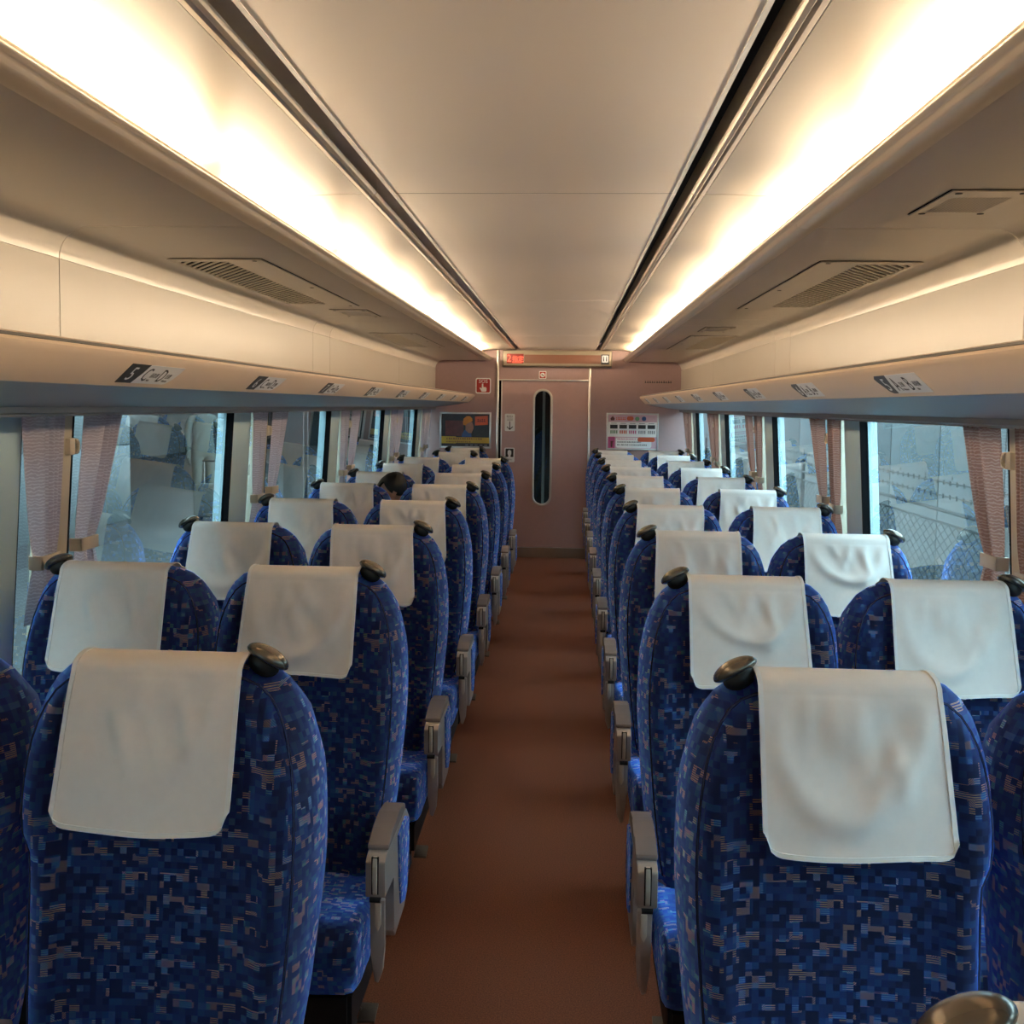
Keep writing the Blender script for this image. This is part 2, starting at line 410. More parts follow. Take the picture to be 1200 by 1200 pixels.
# ---------------------------------------------------------------- ceiling
ceiling = empty('ceiling'); tag(ceiling, 'cream panelled ceiling with two dark slots and lit coves', kind='structure')
cseams = [Y0, 0.02, 3.02, 6.03, 9.04, YE]
box('backing', -1.36, 1.36, Y0, YE, 2.30, 2.34, 'void', ceiling)
for a, b in zip(cseams[:-1], cseams[1:]):
    a2, b2 = a + 0.003, b - 0.003
    prism('ceiling_panel', [(-0.394, CZ), (0.394, CZ), (0.394, CZ + 0.022), (-0.394, CZ + 0.022)], 'y', a2, b2, 'ceil', ceiling)
    for s in (-1, 1):
        e = prism('panel_edge', [(s * 0.386, CZ - 0.0015), (s * 0.3955, CZ - 0.0015), (s * 0.3955, CZ + 0.022), (s * 0.386, CZ + 0.022)], 'y', a2, b2, 'bright_edge', ceiling)
        # slot lining and the moulded strip beside it
        prism('slot_strip', [(s * x, z) for x, z in ((0.437, CZ + 0.05), (0.437, CZ + 0.004), (0.443, CZ - 0.004), (0.452, CZ - 0.006), (0.456, CZ - 0.001), (0.462, CZ - 0.006), (0.472, CZ - 0.006), (0.476, CZ), (0.476, CZ + 0.05))], 'y', a2, b2, 'lip', ceiling)
        # curved cove panel above the tubes
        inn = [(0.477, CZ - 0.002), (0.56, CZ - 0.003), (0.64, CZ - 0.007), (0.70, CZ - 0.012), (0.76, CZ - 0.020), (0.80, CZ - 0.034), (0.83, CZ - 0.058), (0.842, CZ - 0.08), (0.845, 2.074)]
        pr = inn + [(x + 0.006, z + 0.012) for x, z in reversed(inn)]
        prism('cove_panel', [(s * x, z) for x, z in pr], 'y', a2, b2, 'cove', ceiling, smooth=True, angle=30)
for s in (-1, 1):
    box('slot_bottom', s * 0.385, s * 0.48, Y0, YE, CZ + 0.075, CZ + 0.08, 'void', ceiling)

# lower soffits and the panels behind the racks
sseams = [Y0, 2.86, 5.775, 6.185, 8.76, YE]
for s in (-1, 1):
    arc = [(1.195 + 0.085 * math.sin(R(k * 10)), 1.985 + 0.085 * math.cos(R(k * 10))) for k in range(10)]
    prof = [(0.72, 2.07)] + arc
    outer = [(1.31, 1.985), (1.308, 2.00), (1.295, 2.05), (1.24, 2.09), (1.19, 2.085), (0.86, 2.076), (0.70, 2.076)]
    for i, (a, b) in enumerate(zip(sseams[:-1], sseams[1:])):
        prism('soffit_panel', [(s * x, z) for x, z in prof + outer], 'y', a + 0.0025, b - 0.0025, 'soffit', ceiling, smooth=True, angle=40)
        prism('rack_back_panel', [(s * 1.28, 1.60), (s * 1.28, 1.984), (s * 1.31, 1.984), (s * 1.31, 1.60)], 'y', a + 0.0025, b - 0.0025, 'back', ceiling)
    box('seam_backing', s * 0.87, s * 1.19, Y0, YE, 2.087, 2.092, 'void', ceiling)
    box('seam_backing', s * 1.312, s * 1.318, Y0, YE, 1.60, 1.94, 'void', ceiling)
for s in (-1, 1):
    box('trough_floor', s * 0.7045, s * 0.846, Y0, YE, 2.0765, 2.0785, 'ceil', ceiling)
    for yy in cseams[1:-1]: prism('seam_filler', [(s * 0.478, CZ + 0.003), (s * 0.70, CZ - 0.001), (s * 0.70, CZ + 0.006), (s * 0.478, CZ + 0.009)], 'y', yy - 0.006, yy + 0.006, 'void', ceiling)
for yy in cseams[1:-1]: box('seam_filler', -0.385, 0.385, yy - 0.0029, yy + 0.0029, CZ + 0.0004, CZ + 0.02, 'void', ceiling)
# cove lips
for s in (-1, 1):
    lp = [(0.680, 2.100), (0.677, 2.094), (0.680, 2.087), (0.688, 2.084), (0.693, 2.081), (0.695, 2.074), (0.703, 2.070), (0.712, 2.068), (0.724, 2.0655), (0.74, 2.0665), (0.74, 2.0695), (0.704, 2.0765), (0.7035, 2.108), (0.700, 2.1105), (0.692, 2.108)]
    t = empty('trim_1' if s < 0 else 'trim_2'); tag(t, 'champagne metal lip along the %s lit cove' % SIDE[s], kind='structure')
    for a, b in zip(sseams[:-1], sseams[1:]):
        prism('lip', [(s * x, z) for x, z in lp], 'y', a + 0.001, b - 0.001, 'lip', t, smooth=True, angle=50)

# fluorescent tubes lying in the coves
k = 0
for s in (-1, 1):
    y = -1.47; i = 0
    while y + 1.22 < YE:
        t = empty('fluorescent_tube', (s * 0.776, y + 0.61, 2.129))
        bm = bmesh.new(); bm_tube(bm, [(0, -0.585, 0), (0, 0.585, 0)], 0.012, 10); frombm('glass_tube', bm, 'tube', t, smooth=True, angle=50)
        for e in (-1, 1):
            bm = bmesh.new(); bm_tube(bm, [(0, e * 0.585, 0), (0, e * 0.61, 0)], 0.014, 10); frombm('end_cap', bm, 'steel', t, smooth=True, angle=50)
            box('holder', -0.012, 0.012, e * 0.592, e * 0.606, -0.050, -0.0125, 'white', t)
        tag(t, 'warm fluorescent tube hidden in the %s cove, %s from the camera' % (SIDE[s], ORD[i]), 'lamp', 'cove tubes')
        y += 1.40; i += 1

# ---------------------------------------------------------------- ceiling vents
def vent(kind, s, x0, x1, ya, yb, px0, px1, pya, pyb, label, fine):
    t = empty('ceiling_vent', (s * (x0 + x1) / 2, (ya + yb) / 2, 2.07)); cx, cy = (x0 + x1) / 2, (ya + yb) / 2
    def bxx(nm, a, b, c, d, z0, z1, m): return box(nm, s * (a - cx), s * (b - cx), c - cy, d - cy, z0, z1, m, t)
    zt, zb = -0.0005, -0.0045
    for a, b, c, d in ((px0, x0, pya, pyb), (x1, px1, pya, pyb), (x0, x1, pya, ya), (x0, x1, yb, pyb)):
        bxx('cover_plate', a, b, c, d, zb, zt, 'soffit')
    bxx('shadow_gap', px0 - 0.004, px1 + 0.004, pya - 0.004, pya, -0.0016, zt, 'void')
    bxx('shadow_gap', px0 - 0.004, px0, pya, pyb, -0.0016, zt, 'void')
    bxx('opening_shade', x0, x1, ya, yb, -0.0009, zt, 'void')  # black sheet painted in for the shade inside the vent
    for sy in ((pya + 0.03, (pya + pyb) / 2, pyb - 0.05) if yb - ya > 0.6 else (pya + 0.02, pyb - 0.03)):
        for sxx in ((px0 + 0.03,) if yb - ya > 0.6 else (px0 + 0.02, px1 - 0.02)):
            bm = bmesh.new(); bm_tube(bm, [(s * (sxx - cx), sy - cy, zb - 0.0012), (s * (sxx - cx), sy - cy, zb)], 0.008, 10); frombm('screw', bm, 'dark', t)
    bm_all = None if fine else bmesh.new()
    me = None
    if kind == 'louvre':
        n = 36; sp = (yb - ya + 0.26) / n
        polys = []
        for i in range(n):
            y = ya - 0.26 + i * sp + sp * 0.5; wd = sp * 0.16
            # slanted blade from (x0, y) to (x1, y+0.26), clipped to the opening
            pts = []
            for (xa, yo) in ((x0, -wd), (x1, 0.26 - wd), (x1, 0.26 + wd), (x0, wd)): pts.append([xa, y + yo])
            cl = pts
            for lim, sg in ((ya, 1), (yb, -1)):
                out = []
                for q in range(len(cl)):
                    p, r_ = cl[q], cl[(q + 1) % len(cl)]; ip = sg * (p[1] - lim) >= 0; ir = sg * (r_[1] - lim) >= 0
                    if ip: out.append(p)
                    if ip != ir:
                        tt = (lim - p[1]) / (r_[1] - p[1]); out.append([p[0] + tt * (r_[0] - p[0]), lim])
                cl = out
                if not cl: break
            if len(cl) >= 3: polys.append(cl)
        for cl in polys:
            pl = [(s * (p[0] - cx), p[1] - cy) for p in cl]
            if fine: prism('slat', pl, 'z', zb, -0.001, 'soffit', t)
            else: bm_prism(bm_all, pl, 'z', zb, -0.001)
    else:
        n = 17; sp = (x1 - x0) / n
        for i in range(n):
            a = x0 + i * sp + sp * 0.25; b = a + sp * 0.5
            if fine:
                if me is None:
                    o = bxx('slat', a, b, ya, yb, zb, -0.001, 'soffit'); me = o.data; a_first = a
                else:
                    o = bpy.data.objects.new('slat', me); o.location = (s * (a - a_first), 0, 0); link(o, t)
            else: bm_box(bm_all, s * (a - cx) if s > 0 else s * (b - cx), s * (b - cx) if s > 0 else s * (a - cx), ya - cy, yb - cy, zb, -0.001)
    if bm_all: o = frombm('slat_grille', bm_all, 'soffit', t); o['kind'] = 'stuff'
    tag(t, label, 'vent')

for s in (-1, 1):
    vent('louvre', s, 1.03, 1.205, 3.53, 5.0, 0.90, 1.235, 3.475, 5.12, 'large louvred air vent with slanted slats in the %s soffit, nearest the camera' % SIDE[s], True)
    vent('louvre', s, 1.03, 1.205, 7.1, 8.6, 0.90, 1.235, 7.05, 8.70, 'large louvred air vent in the %s soffit, the farther one' % SIDE[s], False)
vent('grille', 1, 0.935, 1.065, 2.425, 2.605, 0.915, 1.09, 2.36, 2.65, 'small square air grille with straight slats in the near right soffit', True)
vent('grille', -1, 0.925, 1.06, 5.40, 5.66, 0.90, 1.085, 5.32, 5.72, 'small air grille in the left soffit beyond the large near vent', False)
vent('grille', 1, 0.92, 1.045, 6.36, 6.60, 0.90, 1.07, 6.30, 6.66, 'small air grille in the right soffit between the two large vents', False)

# ---------------------------------------------------------------- luggage racks
for s in (-1, 1):
    rk = empty('luggage_rack', (s * 1.07, 4.5, 1.62)); tag(rk, 'beige nosed overhead luggage rack along the %s wall' % SIDE[s], 'luggage rack', 'overhead luggage racks')
    def loc(p): return [(s * (x - 1.07), z - 1.62) for x, z in p]
    ends = [Y0 - 4.5, 9.42 - 4.5, 10.98 - 4.5]
    nosep = [(0.905, 1.7185), (0.868, 1.7215), (0.850, 1.716), (0.843, 1.704), (0.846, 1.690), (0.905, 1.634), (0.916, 1.634), (0.93, 1.70), (0.925, 1.7185)]
    for a, b in zip(ends[:-1], ends[1:]):
        prism('rack_nose', loc(nosep), 'y', a, b - 0.002, 'nose', rk, smooth=True, angle=40)
    prism('nose_groove', loc([(0.8475, 1.7165), (0.8445, 1.7115), (0.8465, 1.7105), (0.8495, 1.7155)]), 'y', ends[0], ends[-1], 'greyink', rk)
    undp = [(0.905, 1.633), (1.00, 1.614), (1.12, 1.596), (1.288, 1.580), (1.288, 1.600), (1.10, 1.64), (0.93, 1.66)]
    for a, b in zip(ends[:-1], ends[1:]):
        prism('rack_underside', loc(undp), 'y', a, b - 0.002, 'under', rk, smooth=True, angle=40)
    prism('rack_tray', loc([(0.92, 1.700), (1.265, 1.690), (1.265, 1.645), (1.10, 1.645), (0.93, 1.665)]), 'y', ends[0], ends[-1] - 0.02, 'under', rk)
    prism('window_rail', loc([(1.262, 1.582), (1.262, 1.566), (1.270, 1.562), (1.270, 1.556), (1.295, 1.556), (1.295, 1.582)]), 'y', ends[0], ends[-1] + 0.2, 'rail', rk)
    # moulded far end cap
    cp = [(0.85, 1.69), (0.843, 1.704), (0.868, 1.7215), (1.26, 1.70), (1.288, 1.58), (1.1, 1.598), (0.905, 1.633)]
    prism('end_cap', loc(cp), 'y', ends[-1] - 0.002, ends[-1] + 0.05, 'nose', rk, bev=0.012)

# seat number signs on the rack noses
nd = Vector((0.059, 0, -0.056)).normalized()          # down the sloping nose face (right side)
for s in (-1, 1):
    down = Vector((s * nd.x, 0, nd.z)); upv = -down
    rd = Vector((0, 1, 0)) if s < 0 else Vector((0, -1, 0))   # reading direction
    out = rd.cross(upv)
    top = Vector((s * 0.8505, 0, 1.6855)) + out * 0.0004
    for i in range(9):
        yc = 2.48 + 0.97 * i - (0 if s < 0 else -0.05)
        if yc > 10.8: break
        num = str(5 + i); big = i < 5
        L, H = 0.325, 0.060
        o0 = top + Vector((0, yc, 0)) - rd * L / 2 + down * (H + 0.003)      # lower left corner
        t = empty('seat_number_sign', o0)
        def plate(nm, poly, m, lift, th=0.0006):
            vs = []
            for dz in (lift, lift + th): vs += [rd * p[0] + upv * p[1] + out * dz for p in poly]
            n = len(poly); fc = [tuple(range(n)), tuple(range(2 * n - 1, n - 1, -1))] + [(q, (q + 1) % n, n + (q + 1) % n, n + q) for q in range(n)]
            return mk(nm, vs, fc, m, t)
        arcn = 6
        if s < 0:   # square black end near, rounded white end far
            white = [(0.085, 0), (L - 0.05, 0)] + [(L - 0.05 + 0.05 * math.sin(R(a * 15)), H - H * math.cos(R(a * 15)) if False else H * (1 - math.cos(R(a * 15)))) for a in range(1, 7)] + [(0.105, H), (0.1, H * 0.55)]
            black = [(0, 0), (0.085, 0), (0.1, H * 0.55), (0.105, H), (0.0, H)]
            tx = (0.05, 0.112, 0.208)
        else:
            white = [(0.085, 0), (L, 0), (L, H), (0.105, H), (0.09, H * 0.5)]
            black = [(0.05, 0), (0.085, 0), (0.09, H * 0.5), (0.105, H), (0.02, H)] + [(0.0 + 0.02 * (1 - math.cos(R(a))), H * (0.9 - 0.55 * a / 90)) for a in (10, 40, 70, 90)] + [(0.028, H * 0.12)]
            tx = (0.060, 0.110, 0.205)
        plate('sign_face', white, 'white', 0.0); plate('number_block', black, 'signblack', 0.0)
        def wr(nm, st, size, x, y, m, sx=1.0): 
            return text(nm, st, size, rd * x + upv * y + out * 0.0007, rd, upv, m, t, sx=sx, depth=0.0003)
        wr('row_number', num, 0.058, tx[0] - 0.022 * len(num), 0.010, 'white', 1.15 if len(num) == 1 else 0.9)
        letters = ('C', 'D') if s < 0 else ('A', 'B')
        words = (('通路側', 'Aisle'), ('窓側', 'Window')) if s < 0 else (('窓側', 'Window'), ('通路側', 'Aisle'))
        for (lt, (jp, en), x) in zip(letters, words, tx[1:]):
            wr('seat_letter', lt, 0.060, x, 0.009, 'ink', 0.85)
            if big:
                wr('kanji', jp, 0.017, x + 0.042, 0.022, 'greyink', 0.95); wr('small_print', en, 0.010, x + 0.040, 0.009, 'greyink', 1.0)
        side_txt = 'C D' if s < 0 else 'A B'
        tag(t, 'seat sign reading %s %s on the %s rack, %s from the camera' % (num, side_txt, SIDE[s], ORD[i]), 'sign', 'seat number signs on the racks')

# ---------------------------------------------------------------- side walls, windows, curtains
pillars = [(0.55, 0.80), (2.43, 2.68), (4.44, 4.69), (6.31, 6.56), (8.19, 8.44), (10.02, 10.27)]
posts = [(0.98, 1.08), (2.865, 2.965), (4.86, 4.96), (6.73, 6.83), (8.61, 8.71), (10.44, 10.54)]
ZS, ZT = 0.80, 1.585
def wx(z):        # inner face of the leaning side wall
    return 1.345 - (z - ZS) / (ZT - ZS) * 0.05 if z > ZS else 1.345
def slab(name, s, d0, d1, ya, yb, za, zb, m, parent, bev=0.0):
    pl = [(s * (wx(za) + d0), za), (s * (wx(zb) + d0), zb), (s * (wx(zb) + d1), zb), (s * (wx(za) + d1), za)]
    return prism(name, pl, 'y', ya, yb, m, parent, bev=bev)
for s in (-1, 1):
    wl = empty('wall_left' if s < 0 else 'wall_right'); tag(wl, 'pale leaning side wall with window pillars on the %s' % SIDE[s], kind='structure')
    box('lower_panel', s * 1.345, s * 1.42, Y0, YE, 0.0, ZS, 'lowwall', wl)
    slab('sill', s, -0.02, 0.07, Y0, YE, ZS - 0.03, ZS, 'lowwall', wl)
    slab('header', s, 0.0, 0.07, Y0, YE, ZT, 1.70, 'under', wl)
    slab('end_pillar', s, 0.0, 0.07, Y0, -1.0, ZS, ZT, 'pillar', wl)
    for i, (a, b) in enumerate(pillars):
        slab('pillar', s, 0.0, 0.07, a, b, ZS, ZT, 'pillar', wl, bev=0.004)
        slab('gasket', s, -0.001, 0.030, a - 0.007, a - 0.0005, ZS, ZT, 'black', wl)
        slab('gasket', s, 0.004, 0.030, b + 0.0005, b + 0.010, ZS, ZT, 'black', wl)
    lim = [-1.0] + [v for p in pillars for v in p] + [YE]
    for i in range(len(pillars) + 1):
        a, b = lim[2 * i], lim[2 * i + 1]
        wn = empty('window_%d' % (i + 1 + (7 if s > 0 else 0))); tag(wn, 'tinted carriage window on the %s side, %s from the camera' % (SIDE[s], ORD[i]), kind='structure')
        if i == 0: slab('pane', s, 0.020, 0.027, a, b - 0.0075, ZS, ZT, 'glass', wn); continue
        pa, pb = posts[i - 1]
        slab('pane', s, 0.020, 0.027, a + 0.0105, pa + 0.02, ZS, ZT, 'glass', wn)
        slab('pane', s, 0.020, 0.027, pb - 0.005, b - 0.0075 if i < len(pillars) else b, ZS, ZT, 'glass', wn)
        slab('window_post', s, -0.004, 0.060, pa, pb - 0.010, ZS, ZT, 'post', wn, bev=0.004)
        slab('gasket', s, -0.002, 0.060, pb - 0.0095, pb + 0.004, ZS, ZT, 'black', wn)
        # curtain hook on the post
        hk = empty('curtain_hook', (s * (wx(1.47) - 0.002), pb - 0.03, 1.47))
        box('hook_base', -s * 0.018, s * 0.006, -0.022, 0.012, -0.024, 0.024, 'ivory', hk, bev=0.006)
        bm = bmesh.new(); bm_tube(bm, [(-s * 0.016, 0.016 + 0.012 * math.cos(q), 0.017 * math.sin(q)) for q in [R(x) for x in range(-120, 121, 24)]], 0.0065, 8)
        frombm('hook_loop', bm, 'ivory', hk, smooth=True, angle=60)
        tag(hk, 'small ivory curtain hook on the %s window post of the %s side' % (ORD[i - 1], SIDE[s]), 'hook', 'curtain hooks')

def curtain(s, ya_top, yb_top, ya_tie, yb_tie, ztie, fine_side, label, m, seed):
    """tied-back curtain: pleats run down and gather at the tie; fine_side -1/1 says where the tight pleats sit"""
    rnd = random.Random(seed); ztop, zbot = 1.558, 1.0
    yc = (ya_tie + yb_tie) / 2
    t = empty('curtain', (s * wx(ztie), yc, ztie))
    nu, nv = 72, 30; vs, uv, fc = [], [], []
    p1, p2 = rnd.random() * 6, rnd.random() * 6
    for j in range(nv + 1):
        z = ztop + (zbot - ztop) * j / nv
        if z >= ztie: q = ((z - ztie) / (ztop - ztie)); q = q ** 0.85
        else: q = 0.42 * min(1, (ztie - z) / 0.16) ** 0.8
        a = ya_tie + (ya_top - ya_tie) * q; b = yb_tie + (yb_top - yb_tie) * q
        pin = 1 - 0.45 * math.exp(-((z - ztie) / 0.05) ** 2)
        for i in range(nu + 1):
            u = i / nu
            uu = u if fine_side > 0 else 1 - u
            wu = uu ** 1.0
            # broad flat leaf, then tight pleats
            yy = (0.62 * uu / 0.5 if uu < 0.5 else 0.62 + 0.38 * (uu - 0.5) / 0.5)
            yy = yy if fine_side > 0 else 1 - yy
            if uu < 0.5: dx = 0.012 * math.sin(math.pi * uu / 0.5 * 2 + p1 * 0.2 + 0.5 * math.sin(z * 4 + p2))
            else: dx = (0.010 + 0.004 * math.sin(z * 5 + p1)) * math.sin((uu - 0.5) * 2 * math.pi * 5.5 + 0.35 * math.sin(z * 7 + p2))
            x = wx(z) - 0.020 + (dx * 0.85 - 0.003 * q) * pin
            vs.append((s * (x) - s * wx(ztie), a + (b - a) * yy - yc, z - ztie)); uv.append((u * 0.55, z))
    for j in range(nv):
        for i in range(nu):
            k = j * (nu + 1) + i; fc.append((k, k + 1, k + nu + 2, k + nu + 1))
    o = mk('cloth', vs, fc, m, t, smooth=True, uvs=uv)
    # ivory tie band clipped round the gathered cloth
    bx0 = -0.062; 
    tb = box('tie_band', s * (-0.040), s * (-0.033), ya_tie - yc - 0.006, yb_tie - yc + 0.006, -0.019, 0.019, 'ivory', t, bev=0.003)
    box('tie_clip', s * (-0.040), s * (-0.004), (yb_tie if fine_side < 0 else ya_tie) - yc - 0.006, (yb_tie if fine_side < 0 else ya_tie) - yc + 0.006, -0.019, 0.019, 'ivory', tb, bev=0.003)
    tag(t, label, 'curtain', 'tied back window curtains')

for s in (-1, 1):
    col = 'mauve grey' if s < 0 else 'backlit brown'
    for i, (pa, pb) in enumerate(posts):
        if i == 0: continue
        a0 = pillars[i][1]
        curtain(s, a0 - 0.035, pa - 0.008, pa - 0.125, pa - 0.020, 1.165, 1, '%s curtain tied back on the near side of the %s %s window post' % (col, ORD[i - 1], SIDE[s]), 'curtL' if s < 0 else 'curtR', 10 * i + s)
        curtain(s, pb + 0.008, pb + 0.255, pb + 0.006, pb + 0.112, 1.185, 1, '%s curtain tied back on the far side of the %s %s window post' % (col, ORD[i - 1], SIDE[s]), 'curtL' if s < 0 else 'curtR', 10 * i + s + 5)

# ---------------------------------------------------------------- end wall, door, signs
we = empty('wall_end', (0, YE, 0)); tag(we, 'mauve brown end wall of the carriage', kind='structure')
DL, DR, DT = -0.60, 0.325, 1.868
def wbox(nm, x0, x1, z0, z1, y0, y1, m, parent, bev=0): return box(nm, x0, x1, y0, y1, z0, z1, m, parent, bev=bev)
wbox('wall_panel', -1.42, DL - 0.03, 0, 2.34, 0.0, 0.08, 'wall', we)
wbox('wall_panel', DR + 0.02, 1.42, 0, 2.34, 0.0, 0.08, 'wall', we)
wbox('wall_panel', DL - 0.03, DR + 0.02, DT, 2.34, 0.0, 0.08, 'wall', we)
wbox('door_pocket', DL - 0.03, DL + 0.02, 0, DT, 0.03, 0.08, 'black', we)
wbox('lintel_strip', DL - 0.005, DR, DT - 0.004, DT + 0.010, -0.012, 0.01, 'steel', we, 0.003)
wbox('corner_post', DL - 0.034, DL - 0.010, 0, 2.18, -0.016, 0.02, 'steel', we, 0.006)
wbox('corner_post', DR + 0.002, DR + 0.024, 0, 2.02, -0.016, 0.02, 'steel', we, 0.006)
dr = empty('door_1', (0, YE, 0)); tag(dr, 'mauve sliding door with a tall narrow oval window', kind='structure')
ovx, ovw, oz0, oz1 = -0.148, 0.101, 0.553, 1.778
# door leaf as a grid around the oval opening
bm = bmesh.new()
n = 24; ov = []
for kx in range(n + 1): a = math.pi * kx / n; ov.append((ovx + ovw * math.cos(a), oz1 - ovw + ovw * math.sin(a)))
for kx in range(n + 1): a = math.pi + math.pi * kx / n; ov.append((ovx + ovw * math.cos(a), oz0 + ovw + ovw * math.sin(a)))
dl, dr_, dz0, dz1 = DL + 0.022, DR + 0.001, 0.0, DT - 0.005
def outpt(p):
    d = Vector((p[0] - ovx, p[1] - (oz1 - ovw if p[1] > oz1 - ovw else oz0 + ovw if p[1] < oz0 + ovw else p[1])))
    c = Vector((ovx, p[1] - d.y)); t = 1e9
    if d.x > 1e-6: t = min(t, (dr_ - c.x) / d.x)
    if d.x < -1e-6: t = min(t, (dl - c.x) / d.x)
    if d.y > 1e-6: t = min(t, (dz1 - c.y) / d.y)
    if d.y < -1e-6: t = min(t, (dz0 - c.y) / d.y)
    return (c.x + d.x * t, c.y + d.y * t)
ring = [(p, outpt(p)) for p in ov]
corners = [(dr_, dz1), (dl, dz1), (dl, dz0), (dr_, dz0)]
vi = [bm.verts.new((p[0], 0.022, p[1])) for p, q in ring]; vo = [bm.verts.new((q[0], 0.022, q[1])) for p, q in ring]
vb = [bm.verts.new((p[0], 0.05, p[1])) for p, q in ring]
N = len(ring)
for a in range(N):
    b = (a + 1) % N; qa, qb = ring[a][1], ring[b][1]; mid = None
    if abs(qa[0] - qb[0]) > 1e-5 and abs(qa[1] - qb[1]) > 1e-5:
        for c in corners:
            if (abs(c[0] - qa[0]) < 1e-5 and abs(c[1] - qb[1]) < 1e-5) or (abs(c[1] - qa[1]) < 1e-5 and abs(c[0] - qb[0]) < 1e-5): mid = bm.verts.new((c[0], 0.022, c[1]))
    bm.faces.new([vi[a], vi[b], vb[b], vb[a]])
    bm.faces.new([vi[a], vo[a]] + ([mid] if mid else []) + [vo[b], vi[b]])
frombm('door_leaf', bm, 'doorm', dr)
# metal oval frame
bm = bmesh.new(); r0 = [(p[0], p[1]) for p in ov]
def off(p, d):
    cz = oz1 - ovw if p[1] > oz1 - ovw else oz0 + ovw if p[1] < oz0 + ovw else p[1]
    v = Vector((p[0] - ovx, p[1] - cz)).normalized(); return (p[0] + v.x * d, p[1] + v.y * d)
prof = [(0.004, 0.0225), (0.004, 0.012), (-0.004, 0.008), (-0.014, 0.010), (-0.020, 0.022), (-0.020, 0.03)]
rows = [[bm.verts.new((off(p, d)[0], y, off(p, d)[1])) for p in r0] for d, y in prof]
for a in range(len(prof) - 1):
    for b in range(N): bm.faces.new((rows[a][b], rows[a][(b + 1) % N], rows[a + 1][(b + 1) % N], rows[a + 1][b]))
frombm('window_frame', bm, 'bright_edge', dr, smooth=True, angle=60)
prism('door_glass', [off(p, -0.012) for p in r0], 'y', 0.030, 0.036, 'doorglass', dr)
wbox('leading_edge', DL + 0.014, DL + 0.024, 0.012, DT - 0.005, 0.008, 0.04, 'steel', dr, 0.002)
wbox('kick_plate', DL + 0.03, DR - 0.002, 0.001, 0.105, 0.014, 0.022, 'kick', dr, 0.002)
wbox('kick_plate_edge', DL + 0.03, DR - 0.002, 0.105, 0.112, 0.010, 0.022, 'steel', dr)
# vestibule behind the door glass
wv = empty('wall_vestibule', (0, YE, 0)); tag(wv, 'dim vestibule beyond the door window', kind='structure')
box('vestibule_back', -1.3, 1.3, 1.9, 1.95, 0, 2.3, 'dark', wv); box('vestibule_floor', -1.3, 1.3, 0.09, 1.9, -0.05, 0, 'floor', wv)
box('vestibule_ceiling', -1.3, 1.3, 0.09, 1.9, 2.25, 2.3, 'lowwall', wv); box('vestibule_side', -1.35, -1.3, 0.09, 1.95, 0, 2.3, 'lowwall', wv); box('vestibule_side', 1.3, 1.35, 0.09, 1.95, 0, 0.8, 'lowwall', wv); box('vestibule_side', 1.3, 1.35, 0.09, 1.95, 1.75, 2.3, 'lowwall', wv); box('vestibule_pane', 1.32, 1.326, 0.09, 1.95, 0.8, 1.75, 'glass', wv)
box('inner_post', -0.17, -0.14, 0.9, 0.95, 0, 2.25, 'bright_edge', wv)
# unseen wall added behind the camera to close in the light
wr_ = box('wall_light_closure', -1.42, 1.42, Y0 - 0.05, Y0, 0, 2.34, 'wall'); tag(wr_, 'unseen mauve wall added behind the camera to close in the light', kind='structure')

# LED display
ld = empty('information_display', (0, YE, 2.0)); tag(ld, 'long information display showing red characters above the door', 'display')
bm = bmesh.new(); bm_box(bm, -0.575, 0.565, -0.12, -0.001, 0.0, 0.178)
for v in bm.verts:
    if v.co.y < -0.05:
        if v.co.z < 0.05: v.co.z += 0.012
        v.co.x *= 0.985
bmesh.ops.bevel(bm, geom=list(bm.edges), offset=0.012, segments=3, profile=0.6, affect='EDGES')
frombm('casing', bm, 'ledcase', ld, smooth=True)
box('screen', -0.345, 0.445, -0.1225, -0.118, 0.042, 0.130, 'ledscreen', ld, bev=0.001)
box('number_field', -0.525, -0.35, -0.1225, -0.118, 0.038, 0.138, 'ledred_bg', ld, bev=0.001)
box('icon_field', 0.447, 0.53, -0.1225, -0.118, 0.036, 0.138, 'dark', ld, bev=0.001)
text('led_number', '2', 0.105, (-0.522, -0.1230, 0.056), (1, 0, 0), (0, 0, 1), 'led', ld, sx=0.85, depth=0.0012)
text('led_kanji', '指定', 0.068, (-0.468, -0.1230, 0.060), (1, 0, 0), (0, 0, 1), 'led', ld, sx=0.88, depth=0.0012)
box('led_underline', -0.465, -0.37, -0.1240, -0.1225, 0.045, 0.050, 'led', ld)
prism('toilet_icon', rrect(0.457, 0.52, 0.056, 0.128, 0.008), 'y', -0.1240, -0.1226, 'ledwhite', ld)
for x in (0.474, 0.503):
    box('icon_figure', x - 0.006, x + 0.006, -0.1248, -0.1241, 0.068, 0.105, 'ink', ld)
    bm = bmesh.new(); bm_tube(bm, [(x, -0.1248, 0.113), (x, -0.1241, 0.113)], 0.006, 10); frombm('icon_head', bm, 'ink', ld)

